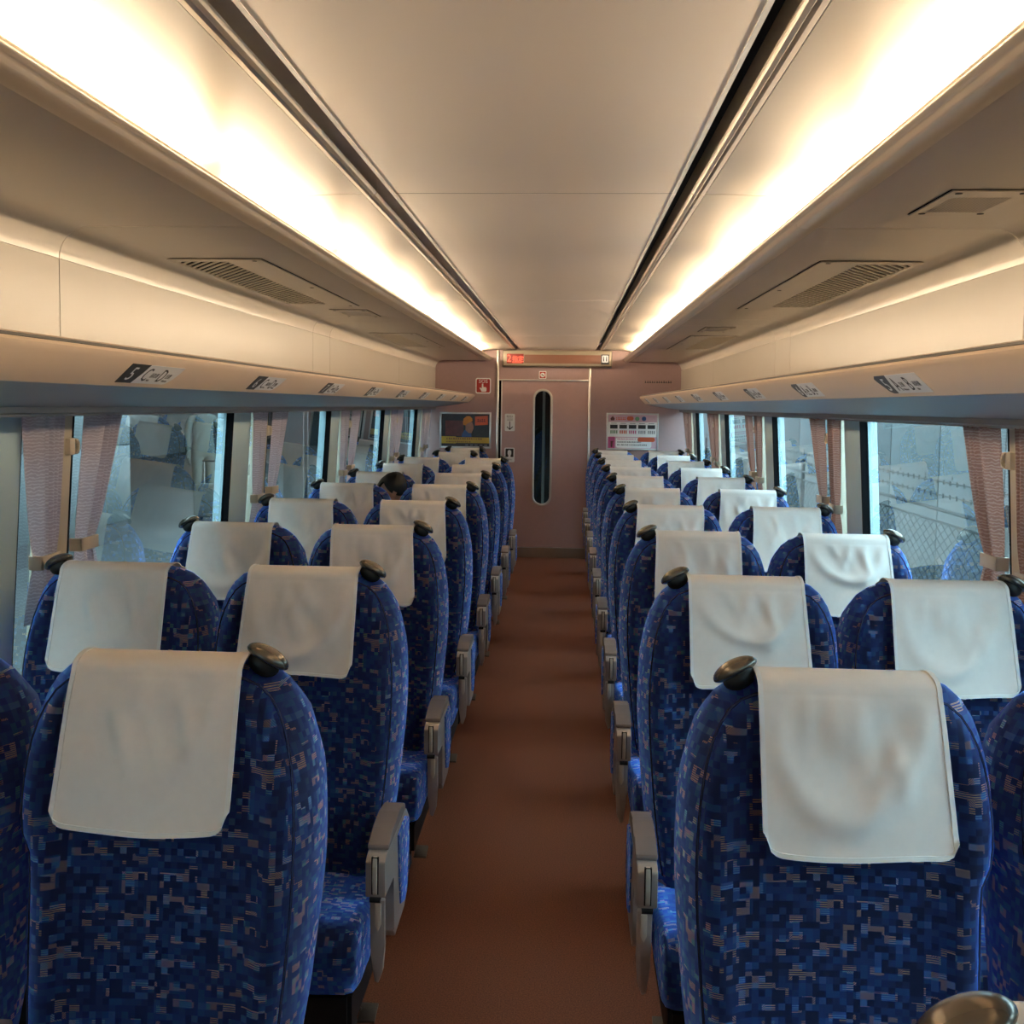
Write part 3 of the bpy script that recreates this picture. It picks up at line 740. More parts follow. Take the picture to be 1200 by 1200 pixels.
def marks(name, n, x0, x1, z, h, y, m, t):
    bm = bmesh.new(); rnd = random.Random(n * 7 + int(z * 1000)); p = (x1 - x0) / n
    for q in range(n):
        a = x0 + q * p; wd = p * rnd.uniform(0.55, 0.85); hh = h * rnd.uniform(0.8, 1.0)
        bm_box(bm, a, a + wd, y - 0.0004, y, z, z + hh * 0.38); bm_box(bm, a + wd * 0.1, a + wd * 0.8, y - 0.0004, y, z + hh * 0.55, z + hh)
    return frombm(name, bm, m, t)
def sticker(name, x0, x1, z0, z1, r, m, label, cat='sign', y=-0.0012):
    t = empty(name, ((x0 + x1) / 2, YE, (z0 + z1) / 2)); w2, h2 = (x1 - x0) / 2, (z1 - z0) / 2
    prism('backing', rrect(-w2, w2, -h2, h2, r), 'y', y, -0.0001, m, t); tag(t, label, cat); return t
XD, ZD = (1, 0, 0), (0, 0, 1)
# SOS
t = sticker('emergency_sign', -0.856, -0.694, 1.725, 1.888, 0.02, 'white', 'red and white SOS sticker with a pointing hand on the end wall')
prism('red_field', rrect(-0.070, 0.070, -0.070, 0.070, 0.014), 'y', -0.0018, -0.0012, 'red', t)
text('lettering', 'SOS', 0.050, (0, -0.0019, 0.030), XD, ZD, 'white', t, align='CENTER', sx=1.1)
hand = [(-0.014, 0.022), (0.000, 0.022), (0.001, -0.012), (0.030, -0.016), (0.036, -0.030), (0.034, -0.052), (0.028, -0.062), (-0.018, -0.062), (-0.022, -0.050), (-0.040, -0.026), (-0.034, -0.018), (-0.016, -0.028)]
prism('pointing_hand', hand, 'y', -0.0025, -0.0019, 'white', t)
# no smoking
t = sticker('no_smoking_sign', -0.192, -0.115, 1.885, 1.966, 0.008, 'white', 'small square no smoking sticker above the door')
prism('red_field', rrect(-0.031, 0.031, -0.033, 0.033, 0.004), 'y', -0.0018, -0.0012, 'red', t)
bm = bmesh.new(); bm_tube(bm, [(0, -0.0018, 0), (0, -0.0022, 0)], 0.024, 20); frombm('white_disc', bm, 'white', t)
prism('slash', [(-0.014, 0.010), (-0.010, 0.014), (0.014, -0.010), (0.010, -0.014)], 'y', -0.0026, -0.0022, 'ink', t)
box('cigarette', -0.014, 0.012, -0.0026, -0.0022, -0.003, 0.002, 'ink', t)
# door stickers sit on the door leaf
def dsticker(*a, **k):
    t = sticker(*a, **k); t.location.y += 0.022; return t
t = dsticker('door_direction_sticker', -0.545, -0.438, 1.335, 1.518, 0.014, 'white', 'white sticker with a black downward arrow on the door')
box('arrow_shaft', -0.004, 0.004, -0.0020, -0.0013, -0.070, 0.010, 'ink', t)
prism('arrow_head', [(0, -0.080), (0.033, -0.048), (0.028, -0.042), (0, -0.067), (-0.028, -0.042), (-0.033, -0.048)], 'y', -0.0020, -0.0013, 'ink', t)
marks('print_line', 5, -0.034, 0.034, 0.058, 0.016, -0.0013, 'greyink', t)
for z in (0.044, 0.032, 0.020): box('print_line', -0.030, 0.030, -0.0016, -0.0013, z, z + 0.003, 'greyink', t)
t = dsticker('door_caution_sticker', -0.545, -0.438, 1.008, 1.160, 0.012, 'white', 'white and black caution sticker with a hand outline on the door')
prism('black_field', rrect(-0.042, 0.042, -0.022, 0.066, 0.006), 'y', -0.0018, -0.0012, 'ink', t)
hp = [(0.020 * math.cos(R(a)) * (1.25 if 20 < a < 160 else 1.0), 0.020 + 0.032 * math.sin(R(a))) for a in range(-60, 241, 20)] + [(-0.014, -0.022), (0.014, -0.022)]
prism('hand_outline', hp, 'y', -0.0024, -0.0018, 'white', t)
marks('print_line', 4, -0.026, 0.026, -0.054, 0.014, -0.0013, 'greyink', t)
# text plate, right
t = empty('car_number_plate', (1.05, YE, 1.866)); tag(t, 'narrow engraved text plate high on the end wall to the right', 'sign')
box('plate', -0.15, 0.15, -0.002, -0.0001, -0.014, 0.014, 'wall', t); marks('print_line', 12, -0.142, 0.142, -0.011, 0.022, -0.0021, 'ink', t)

# posters
def poster(name, x0, x1, z0, z1, label):
    t = empty(name, ((x0 + x1) / 2, YE, (z0 + z1) / 2)); w2, h2 = (x1 - x0) / 2, (z1 - z0) / 2
    for nm, a, b, c, d in (('frame_side', -w2, -w2 + 0.018, -h2, h2), ('frame_side', w2 - 0.018, w2, -h2, h2), ('frame_rail', -w2 + 0.018, w2 - 0.018, h2 - 0.018, h2), ('frame_rail', -w2 + 0.018, w2 - 0.018, -h2, -h2 + 0.018)):
        box(nm, a, b, -0.012, -0.0005, c, d, 'steel', t, bev=0.002)
    tag(t, label, 'poster'); return t, w2 - 0.018, h2 - 0.018
def flat(nm, poly, m, t, y=-0.006):
    return prism(nm, poly, 'y', y - 0.0004, y, m, t)
def rc(a, b, c, d): return [(a, c), (b, c), (b, d), (a, d)]
M['p_dark'] = mat('poster_dark_print', (0.020, 0.014, 0.014), 0.3, var=0.6, scale=30)
M['p_maroon'] = mat('poster_maroon_print', (0.13, 0.025, 0.022), 0.3, var=0.6, scale=25)
M['p_yellow'] = mat('poster_yellow_print', (0.55, 0.36, 0.03), 0.35, var=0.05)
M['p_orange'] = mat('poster_orange_print', (0.62, 0.22, 0.02), 0.35, var=0.15, scale=40)
M['p_skin'] = mat('poster_skin_print', (0.34, 0.17, 0.11), 0.35, var=0.2, scale=40)
M['p_blue'] = mat('poster_blue_print', (0.03, 0.08, 0.24), 0.35, var=0.3, scale=30)
M['p_pink'] = mat('poster_pink_print', (0.62, 0.40, 0.46), 0.35, var=0.15, scale=20)
M['p_hot'] = mat('poster_magenta_print', (0.55, 0.09, 0.22), 0.35, var=0.1)
M['p_redor'] = mat('poster_red_orange_print', (0.62, 0.10, 0.03), 0.35, var=0.1)
M['p_green'] = mat('poster_green_print', (0.12, 0.30, 0.14), 0.4, var=0.2)
M['p_grey'] = mat('poster_grey_print', (0.25, 0.25, 0.26), 0.4, var=0.3, scale=40)
t, pw, phh = poster('advert_poster', -1.228, -0.686, 1.150, 1.527, 'dark framed advert with a yellow band and a person in an orange cap')
flat('print', rc(-pw, pw, -phh, phh), 'p_dark', t)
flat('dim_shape', rc(-pw + 0.04, -0.02, -0.06, 0.10), 'p_maroon', t, -0.0066)
flat('red_sign', [(0.10, 0.05), (0.235, 0.06), (0.235, 0.155), (0.10, 0.145)], 'p_redor', t, -0.0066)
marks('red_sign_marks', 4, 0.125, 0.215, 0.088, 0.034, -0.0071, 'p_maroon', t)
flat('shoulders', [(-0.04, -0.07), (0.065, -0.07), (0.06, -0.01), (0.035, 0.015), (-0.01, 0.0), (-0.035, -0.04)], 'p_blue', t, -0.0070)
flat('face', [(0.0, 0.0), (0.035, -0.03), (0.065, -0.03), (0.085, 0.02), (0.082, 0.055), (0.07, 0.09), (0.0, 0.075)], 'p_skin', t, -0.0074)
flat('cap', [(-0.025, 0.055), (0.0, 0.05), (0.02, 0.07), (0.075, 0.098), (0.07, 0.125), (0.045, 0.148), (0.01, 0.147), (-0.02, 0.12), (-0.028, 0.085)], 'p_orange', t, -0.0078)
flat('yellow_band', rc(-pw, pw, -0.135, -0.075), 'p_yellow', t, -0.0074)
flat('yellow_tab', rc(-pw, -0.10, -0.140, -0.066), 'p_yellow', t, -0.0076)
marks('band_marks', 16, -0.20, 0.18, -0.098, 0.018, -0.0081, 'p_maroon', t)
marks('band_marks', 12, -0.20, 0.06, -0.128, 0.014, -0.0081, 'p_maroon', t)
for x in (0.0, 0.05, 0.10, 0.15, 0.20): flat('small_print', rc(x, x + 0.03, -0.160, -0.152), 'p_grey', t, -0.0066)
t, pw, phh = poster('timetable_poster', 0.520, 1.060, 1.155, 1.540, 'framed pink and white notice with five small pictures in a row')
flat('print', rc(-pw, pw, -phh, phh), 'white', t)
flat('pink_header', rc(-pw, pw, phh - 0.075, phh), 'p_pink', t, -0.0066)
flat('pink_footer', rc(-pw, pw, -phh, -phh + 0.12), 'p_pink', t, -0.0066)
flat('white_footer', rrect(-0.17, 0.20, -phh + 0.005, -phh + 0.110, 0.02), 'white', t, -0.0070)
flat('emblem', [(-0.225, 0.115), (-0.19, 0.115), (-0.185, 0.135), (-0.207, 0.16), (-0.23, 0.135)], 'p_maroon', t, -0.0072)
marks('title_marks', 6, -0.17, -0.07, 0.122, 0.030, -0.0072, 'p_redor', t)
flat('badge', rrect(-0.06, 0.01, 0.115, 0.158, 0.02), 'p_redor', t, -0.0072); flat('badge', rrect(0.025, 0.07, 0.112, 0.155, 0.02), 'p_green', t, -0.0072); flat('badge', rrect(0.095, 0.14, 0.112, 0.158, 0.02), 'p_blue', t, -0.0072)
for i in range(5):
    x = -0.232 + i * 0.097
    flat('picture', rc(x, x + 0.078, 0.030, 0.070), 'p_dark', t, -0.0070)
    flat('picture_line', rc(x + 0.01, x + 0.068, 0.082, 0.088), 'p_grey', t, -0.0070)
    for q in range(4): flat('price_mark', rc(x + 0.004 + q * 0.02, x + 0.016 + q * 0.02, -0.022, 0.012), ('p_green', 'p_redor', 'p_hot', 'p_grey', 'p_grey')[i], t, -0.0070)
flat('magenta_corner', rc(-pw, -0.18, -phh, -phh + 0.12), 'p_hot', t, -0.0072); flat('figure', [(-0.222, -0.165), (-0.205, -0.165), (-0.203, -0.12), (-0.195, -0.10), (-0.225, -0.10)], 'p_maroon', t, -0.0076)
flat('red_bubble', rrect(0.055, 0.235, -0.105, -0.058, 0.02), 'p_redor', t, -0.0076)
for q, z in enumerate((-0.085, -0.115, -0.145)): marks('notice_line', 15, -0.155, 0.04 + 0.06 * q, z, 0.015, -0.0073, ('p_hot', 'ink', 'ink')[q], t)

# ---------------------------------------------------------------- seats (they face the camera)
ZTOP = 1.171
TILT = math.tan(R(8.5))
def yfront(z):      # headrest leans back more than the lumbar part
    d = ZTOP - z
    if d < 0.20: return -0.235 * d
    if d < 0.36: t = d - 0.20; return -(0.047 + 0.235 * t - 0.135 * t * t / 0.32)
    return -(0.047 + 0.235 * 0.16 - 0.135 * 0.08 + 0.10 * (d - 0.36))
def thick(z):
    pts = [(0.36, 0.15), (0.45, 0.17), (0.62, 0.225), (0.80, 0.255), (0.95, 0.235), (1.06, 0.18), (1.13, 0.125), (ZTOP, 0.09)]
    if z <= pts[0][0]: return pts[0][1]
    for (a, b), (c, d) in zip(pts[:-1], pts[1:]):
        if z <= c:
            t = (z - a) / (c - a); t = t * t * (3 - 2 * t); return b + (d - b) * t
    return pts[-1][1]
dzt = ZTOP - 1.19
def sh(P): return [(x, z + dzt) for x, z in P]
H_OUT = sh([(0.205, 0.40), (0.222, 0.48), (0.240, 0.62), (0.252, 0.76), (0.257, 0.86), (0.256, 0.94), (0.248, 1.02), (0.232, 1.09), (0.208, 1.140), (0.178, 1.170), (0.14, 1.185), (0.10, 1.19), (0.05, 1.19)])
H_IN = sh([(0.205, 0.40), (0.218, 0.48), (0.222, 0.62), (0.224, 0.76), (0.225, 0.85), (0.229, 0.885), (0.240, 0.905), (0.245, 0.94), (0.2455, 0.99), (0.240, 1.05), (0.227, 1.10), (0.204, 1.145), (0.175, 1.172), (0.14, 1.186), (0.10, 1.19), (0.05, 1.19)])
MO = 30
def half_outline(P): return catmull(P, MO)

def backrest_mesh(side):
    """side=+1: aisle edge on +x"""
    A = half_outline(H_OUT); B = half_outline(H_IN)
    right = [Vector(p) for p in A]; left = [Vector((-p.x, p.y)) for p in B]
    loop = right + list(reversed(left)); n = len(loop)
    nor = []
    for i in range(n):
        d = Vector((0, 0))
        for w in (1, 2, 3):
            p, q = loop[max(i - w, 0)], loop[min(i + w, n - 1)]; d += (q - p).normalized()
        nor.append(Vector((d.y, -d.x)).normalized())
    layers = [(0.098, 0.014, 0), (0.080, 0.009, 0), (0.066, 0.000, 0), (0.054, -0.004, 0), (0.040, 0.000, 0), (0.030, 0.009, 0), (0.024, 0.020, 0),
              (0.010, 0.12, 1), (0.002, 0.30, 1), (0.0, 0.52, 1), (0.006, 0.76, 1), (0.022, 0.94, 1), (0.045, 1.0, 1)]
    vs = []; rings = []
    for ins, dy, mode in layers:
        ring = []
        for i in range(n):
            p = loop[i] - nor[i] * ins
            # keep the innermost rings from folding over the spine
            z = p.y; y = yfront(z) + (dy if mode == 0 else 0.028 + (thick(z) - 0.028) * dy)
            ring.append(len(vs)); vs.append((side * p.x, y, z))
        rings.append(ring)
    fc = []
    for a in range(len(rings) - 1):
        for i in range(n - 1): fc.append((rings[a][i], rings[a][i + 1], rings[a + 1][i + 1], rings[a + 1][i]))
        fc.append((rings[a][n - 1], rings[a][0], rings[a + 1][0], rings[a + 1][n - 1]))
    for ring, sgn, bulge in ((rings[0], 1, 0.008), (rings[-1], -1, 0.012)):
        nc = 6; prev = None
        for k in range(MO):
            ra, lb = ring[k], ring[n - 1 - k]; row = [ra]
            for c in range(1, nc):
                t = c / nc; va, vb_ = Vector(vs[ra]), Vector(vs[lb]); v = va.lerp(vb_, t)
                v.y += (1 if sgn > 0 else 1) * bulge * math.sin(math.pi * t) * min(1, k / 4) * min(1, (MO - 1 - k) / 5)
                row.append(len(vs)); vs.append(tuple(v))
            row.append(lb)
            if prev:
                for c in range(nc): fc.append((prev[c], prev[c + 1], row[c + 1], row[c]))
            prev = row
    return vs, fc, [vs[i] for i in rings[6]]

def loftx(poly_fn, xs):
    """loft a (y,z) profile along x; poly_fn(inset) gives the profile"""
    vs, fc = [], []; rings = []
    for x, ins in xs:
        P = poly_fn(ins); rings.append([len(vs) + i for i in range(len(P))]); vs += [(x, p[0], p[1]) for p in P]
    for a in range(len(rings) - 1):
        n = len(rings[a])
        for i in range(n): fc.append((rings[a][i], rings[a][(i + 1) % n], rings[a + 1][(i + 1) % n], rings[a + 1][i]))
    fc.append(tuple(rings[0])); fc.append(tuple(reversed(rings[-1])))
    return vs, fc

CUSH = [(-0.02, 0.42), (-0.10, 0.425), (-0.20, 0.432), (-0.32, 0.45), (-0.40, 0.462), (-0.445, 0.458), (-0.475, 0.435), (-0.485, 0.40), (-0.478, 0.35), (-0.455, 0.315), (-0.41, 0.30), (-0.25, 0.30), (-0.05, 0.30), (-0.02, 0.32)]
_cc = Vector((-0.25, 0.38))
def cush(ins):
    out = []
    for y, z in CUSH:
        d = Vector((y, z)) - _cc; out.append((_cc.x + d.x * (1 - ins / 0.24), _cc.y + d.y * (1 - ins / 0.075)))
    return out

def cover_mesh(seed):
    rnd = random.Random(seed)
    W = 0.141; nu, nv = 34, 60
    path = []      # (y, z, flap) from the rear hem over the top to the front hem
    for k in range(14): z = ZTOP - 0.17 + 0.155 * k / 13; path.append((yfront(z) + thick(z) + 0.010, z, 0))
    yt = yfront(ZTOP - 0.012); 
    for k in range(1, 9):
        a = math.pi * k / 9; path.append((yt + 0.034 + 0.052 * math.cos(a), ZTOP - 0.015 + 0.024 * math.sin(a), 0))
    nf = 38; L = 0.238
    for k in range(nf + 1): z = ZTOP - 0.016 - L * k / nf; path.append((yfront(z) - 0.016, z, k / nf))
    folds = []
    for q in range(7): folds.append((rnd.uniform(-0.5, 0.5), rnd.uniform(0.0, 0.35), rnd.uniform(-1.0, 1.0), rnd.uniform(0.07, 0.17), rnd.uniform(0.5, 1.0)))
    cxu = rnd.uniform(-0.3, 0.3); depth = rnd.uniform(0.5, 0.95); ru = rnd.uniform(0.35, 0.9); r1 = rnd.uniform(0.6, 0.85); lean = rnd.uniform(-0.5, 0.5)
    vs = []; fc = []; uv = []
    def P(u, j):
        y, z, f = path[j]
        flare = 1 + 0.045 * f
        x = W * u * flare
        if f > 0:
            # hanging cloth: U-shaped sag below the head, pulls from the top edge
            d = 0.0045 * (1 - math.exp(-f * 9))
            uu = u - cxu * f
            rr = math.sqrt((uu * 0.95) ** 2 + ((f - 0.05) / depth) ** 2)
            d += 0.0125 * ru * (0.75 + 0.6 * math.sin(uu * 2.4 + lean * 3)) * math.exp(-((rr - r1) / 0.115) ** 2) * min(1, f * 5)
            d -= 0.0055 * math.exp(-((rr - 0.42) / 0.16) ** 2) * min(1, f * 5)
            for (u0, f0, sl, wd, am) in folds:
                du = u - (u0 + sl * (f - f0)); d += 0.0080 * am * math.exp(-(du / wd) ** 2) * math.exp(-((f - f0 - 0.16) / 0.20) ** 2)
            d += 0.0012 * noise.noise(Vector((u * 3 + seed, f * 5, seed * 1.7)))
            d += 0.008 * f * f * (0.5 + 0.5 * math.sin(u * 2.2 + seed))
            y -= max(d, -0.006)
            # rounded lower corners and a hem that droops a little
            e = max(0.0, (abs(u) - 0.80) / 0.20)
            if f > 0.86: z += (1 - math.sqrt(max(0, 1 - e * e))) * 0.026 * (f - 0.86) / 0.14; x *= 1 - 0.02 * e * e * (f - 0.86) / 0.14
            x -= 0.012 * f * math.sin(seed * 2.1); z -= 0.008 * f * f * (1 - u * u) * math.sin(seed * 1.3 + u) 
        return Vector((x, y, z))
    for j in range(len(path)):
        for i in range(nu + 1): vs.append(P(-1 + 2 * i / nu, j))
    for j in range(len(path) - 1):
        for i in range(nu):
            k = j * (nu + 1) + i; fc.append((k, k + 1, k + nu + 2, k + nu + 1))
    # hem: a folded double edge standing a little proud
    hv, hf = [], []
    J = len(path) - 1
    border = [(-1, j) for j in range(13, J + 1)] + [(-1 + 2 * i / nu, J) for i in range(1, nu)] + [(1, j) for j in range(J, 12, -1)]
    for (u, j) in border:
        p = P(u, j)
        ui = u * 0.955 if abs(u) == 1 else u; ji = j - 1 if j == J else j
        q = P(ui, ji if abs(u) != 1 or j != J else J - 1)
        if j > 21: o1 = Vector((0, -0.0022, 0)); o2 = Vector((0, 0.001, 0))
        else: o1 = Vector((0, 0, 0.002)); o2 = Vector((0, 0, -0.001))
        ex = (p - q).normalized() * 0.0012
        hv += [p + ex + o1, q + o1, q + o2, p + ex + o2]
    for a in range(len(border) - 1):
        for b in range(4): hf.append((a * 4 + b, a * 4 + (b + 1) % 4, a * 4 + 4 + (b + 1) % 4, a * 4 + 4 + b))
    return vs, fc, hv, hf

COVERS = [cover_mesh(q + 1) for q in range(5)]
COVER_ME = []
for q, (vs, fc, hv, hf) in enumerate(COVERS):
    a = mk('headrest_cover', vs, fc, 'linen', smooth=True); b = mk('hem', hv, hf, 'hem', smooth=True, angle=40)
    COVER_ME.append((a.data, b.data)); bpy.data.objects.remove(a); bpy.data.objects.remove(b)

def grip(parent, side):
    """oval grab handle on the shoulder; side = local x sign"""
    bm = bmesh.new(); bmesh.ops.create_uvsphere(bm, u_segments=24, v_segments=14, radius=1.0)
    for v in bm.verts:
        x, y, z = v.co
        z2 = z * (0.019 if z > 0 else 0.011) 
        v.co = (x * 0.039, y * 0.034, z2)
    M4 = Matrix.Translation((side * 0.170, 0.034, ZTOP + 0.0035)) @ Matrix.Rotation(side * R(29), 4, 'Y') @ Matrix.Rotation(R(-14), 4, 'X')
    bm.transform(M4); g = frombm('grab_handle', bm, 'bronze', parent, smooth=True, angle=80)
    bm = bmesh.new(); bmesh.ops.create_uvsphere(bm, u_segments=18, v_segments=10, radius=1.0)
    for v in bm.verts: v.co = (v.co.x * 0.028, v.co.y * 0.024, v.co.z * 0.020 - 0.012)
    bm.transform(M4); frombm('handle_neck', bm, 'gripbase', g, smooth=True, angle=80)
    return g

def armrest(parent, s):
    """aisle armrest with fold-out table; s = local x sign of the aisle"""
    X = lambda a: s * a
    body = [(-0.405, 0.512), (-0.405, 0.592), (-0.385, 0.604), (-0.30, 0.612), (-0.17, 0.612), (-0.09, 0.596), (-0.045, 0.56), (-0.035, 0.42), (-0.07, 0.372), (-0.12, 0.355), (-0.26, 0.352), (-0.283, 0.375), (-0.283, 0.512)]
    a = prism('armrest', body, 'x', X(0.236), X(0.281), 'armgrey', parent, bev=0.005, seg=2)
    pad = [(-0.372, 0.606), (-0.368, 0.618), (-0.30, 0.632), (-0.22, 0.638), (-0.15, 0.632), (-0.125, 0.622), (-0.122, 0.606)]
    prism('arm_pad', pad, 'x', X(0.234), X(0.283), 'armpad', a, bev=0.005)
    fab = [(-0.235, 0.585), (-0.12, 0.588), (-0.07, 0.565), (-0.055, 0.44), (-0.09, 0.395), (-0.13, 0.38), (-0.195, 0.40), (-0.215, 0.47)]
    prism('fabric_panel', fab, 'x', X(0.2795), X(0.2845), 'fabric', a, bev=0.0015, auto=True)
    # ivory lever set in a slot of the front block, hinge and the hanging table edge
    box('lever_slot', X(0.250), X(0.266), -0.4062, -0.400, 0.520, 0.604, 'dark', a)
    prism('lever', [(-0.400, 0.606), (-0.407, 0.602), (-0.413, 0.585), (-0.414, 0.555), (-0.410, 0.524), (-0.403, 0.516), (-0.400, 0.518)], 'x', X(0.253), X(0.263), 'lever', a, bev=0.002)
    bm = bmesh.new(); bm_tube(bm, [(X(0.246), -0.400, 0.507), (X(0.270), -0.400, 0.507)], 0.008, 10); frombm('hinge', bm, 'dark', a, smooth=True, angle=50)
    blade = [(X(0.246), 0.506), (X(0.279), 0.506), (X(0.280), 0.40), (X(0.276), 0.345), (X(0.266), 0.316), (X(0.257), 0.320), (X(0.249), 0.38)]
    prism('table_leaf', blade, 'y', -0.404, -0.388, 'armgrey', a, bev=0.003)
    prism('table_boss', [(X(0.258), 0.500), (X(0.272), 0.500), (X(0.272), 0.452), (X(0.265), 0.436), (X(0.258), 0.450)], 'y', -0.408, -0.403, 'lever', a, bev=0.0018)
    bm = bmesh.new(); bm_tube(bm, [(X(0.13), -0.12, 0.11), (X(0.175), -0.13, 0.090)], 0.005, 8); frombm('pedal_arm', bm, 'pedal', parent, smooth=True)
    pd = prism('foot_pedal', [(-0.165, 0.076), (-0.105, 0.090), (-0.105, 0.096), (-0.165, 0.082)], 'x', X(0.172), X(0.215), 'pedal', parent, bev=0.0015)
    return a

def make_seat(kind, aisle, seed):
    """kind: aisle / window / single; aisle = sign of x towards the aisle"""
    root = empty('passenger_seat')
    vs, fc, seam = backrest_mesh(aisle if kind != 'window' else -aisle)
    b = mk('backrest', vs, fc, 'fabric', root, smooth=True, auto=True, angle=60)
    bm = bmesh.new(); bm_tube(bm, seam[2:-2], 0.0032, 6); frombm('piping', bm, 'pipe', b, smooth=True, angle=60)
    c = bpy.data.objects.new('headrest_cover', COVER_ME[0][0]); link(c, root); c['label'] = 'white cloth headrest cover'
    h = bpy.data.objects.new('hem', COVER_ME[0][1]); link(h, c)
    vs, fc = loftx(cush, [(-0.228, 0.03), (-0.226, 0.016), (-0.218, 0.005), (-0.20, 0.0), (-0.10, -0.002), (0.0, -0.001), (0.10, -0.002), (0.20, 0.0), (0.218, 0.005), (0.226, 0.016), (0.228, 0.03)])
    mk('seat_cushion', vs, fc, 'fabric', root, smooth=True, auto=True, angle=60)
    bm = bmesh.new(); bm_box(bm, -0.21, 0.21, -0.43, -0.03, 0.20, 0.302)
    bmesh.ops.bevel(bm, geom=list(bm.edges), offset=0.01, segments=2, affect='EDGES'); frombm('seat_frame', bm, 'dark', root, smooth=True)
    prism('pedestal', [(-0.34, 0.0), (-0.32, 0.06), (-0.28, 0.20), (-0.10, 0.20), (-0.06, 0.06), (-0.04, 0.0)], 'x', -0.15, 0.15, 'dark', root, bev=0.006)
    if kind == 'aisle':
        grip(root, aisle); armrest(root, aisle)
        x = -aisle * 0.230   # shared middle armrest
        prism('middle_armrest', [(-0.37, 0.575), (-0.37, 0.60), (-0.33, 0.615), (-0.13, 0.615), (-0.09, 0.60), (-0.07, 0.50), (-0.11, 0.50), (-0.13, 0.575)], 'x', x - 0.015, x + 0.015, 'armpad', root, bev=0.006)
    elif kind == 'window':
        grip(root, -aisle)
    else:
        grip(root, aisle); grip(root, -aisle); armrest(root, aisle)
    return root

protos = {}
def place_seat(kind, s, row, x, label):
    key = (kind, s)
    if key not in protos: o = protos[key] = make_seat(kind, -s, 1)
    else: o = copy_tree(protos[key])
    o.location = (s * x, ROW0 + PITCH_ROW * row, 0)
    q = (row * 3 + (0 if kind == 'aisle' else 2) + (1 if s > 0 else 0)) % len(COVER_ME)
    for ch in o.children:
        if ch.name.startswith('headrest_cover'):
            ch.data = COVER_ME[q][0]
            for g in ch.children: g.data = COVER_ME[q][1]
    tag(o, label, 'seat', 'blue passenger seats in rows')
    return o

for s in (-1, 1):
    for row in range(0, 10):
        if s < 0 and row >= 8:
            place_seat('single', s, row, 0.886, 'single blue seat with two shoulder handles by the left wall, %s from the end wall' % ('nearest' if row == 9 else 'second')); continue
        for kind, x in (('aisle', XA), ('window', XW)):
            nm = 'blue mosaic cloth %s seat left of the aisle, %s row' if s < 0 else 'blue mosaic cloth %s seat right of the aisle, %s row'
            place_seat(kind, s, row, x, nm % (kind, ORD[row] if row < 9 else 'last') + ' from the camera')
place_seat('aisle', 1, -1, XA, 'blue seat cut off at the bottom right corner, only its shoulder handle showing').location.y -= 0.037

# ---------------------------------------------------------------- people
M['hair'] = mat('black_hair', (0.003, 0.003, 0.003), 0.5, var=0.3, scale=120, bump=0.4, bscale=300)
M['skin'] = mat('skin', (0.45, 0.25, 0.17), 0.5, var=0.06, scale=20)
M['coat'] = mat('dark_jacket_cloth', (0.02, 0.022, 0.03), 0.85, var=0.2, scale=60)
M['trousers'] = mat('charcoal_trousers', (0.03, 0.03, 0.035), 0.85, var=0.2, scale=60)
M['greencoat'] = mat('grey_green_coat_cloth', (0.10, 0.12, 0.105), 0.85, var=0.15, scale=50)

def skin_mesh(name, joints, edges, m, parent, root, sub=2):
    me = bpy.data.meshes.new(name); me.from_pydata([j[:3] for j in joints], edges, [])
    o = bpy.data.objects.new(name, me); link(o)
    md = o.modifiers.new('skin', 'SKIN'); md.use_smooth_shade = True
    for i, j in enumerate(joints):
        d = me.skin_vertices[0].data[i]; d.radius = (j[3], j[4] if len(j) > 4 else j[3]); d.use_root = (i == root)
    sd = o.modifiers.new('sub', 'SUBSURF'); sd.levels = sub; sd.render_levels = sub
    me2 = bpy.data.meshes.new_from_object(o.evaluated_get(bpy.context.evaluated_depsgraph_get()))
    bpy.data.objects.remove(o); me2.name = name; me2.materials.clear(); me2.materials.append(M[m])
    me2.polygons.foreach_set('use_smooth', [True] * len(me2.polygons))
    return link(bpy.data.objects.new(name, me2), parent)

def hand(joints, edges, wrist, d, up, side):
    """palm and five fingers rooted at the wrist joint index"""
    W = Vector(joints[wrist][:3]); d = Vector(d).normalized(); up = Vector(up).normalized(); sd = d.cross(up) * side
    p = len(joints); joints.append(tuple(W + d * 0.05) + (0.030, 0.014)); edges.append((wrist, p))
    for k, (o, ln) in enumerate(((-0.030, 0.060), (-0.010, 0.074), (0.010, 0.070), (0.029, 0.054))):
        a = len(joints); base = W + d * 0.088 + sd * o
        joints.append(tuple(base) + (0.0095,)); joints.append(tuple(base + d * ln * 0.5 - up * 0.008) + (0.0085,)); joints.append(tuple(base + d * ln * 0.85 - up * 0.026) + (0.007,))
        edges += [(p, a), (a, a + 1), (a + 1, a + 2)]
    a = len(joints); base = W + d * 0.035 - sd * 0.036
    joints.append(tuple(base) + (0.012,)); joints.append(tuple(base + d * 0.030 - sd * 0.018) + (0.010,)); joints.append(tuple(base + d * 0.056 - sd * 0.020) + (0.008,))
    edges += [(p, a), (a, a + 1), (a + 1, a + 2)]

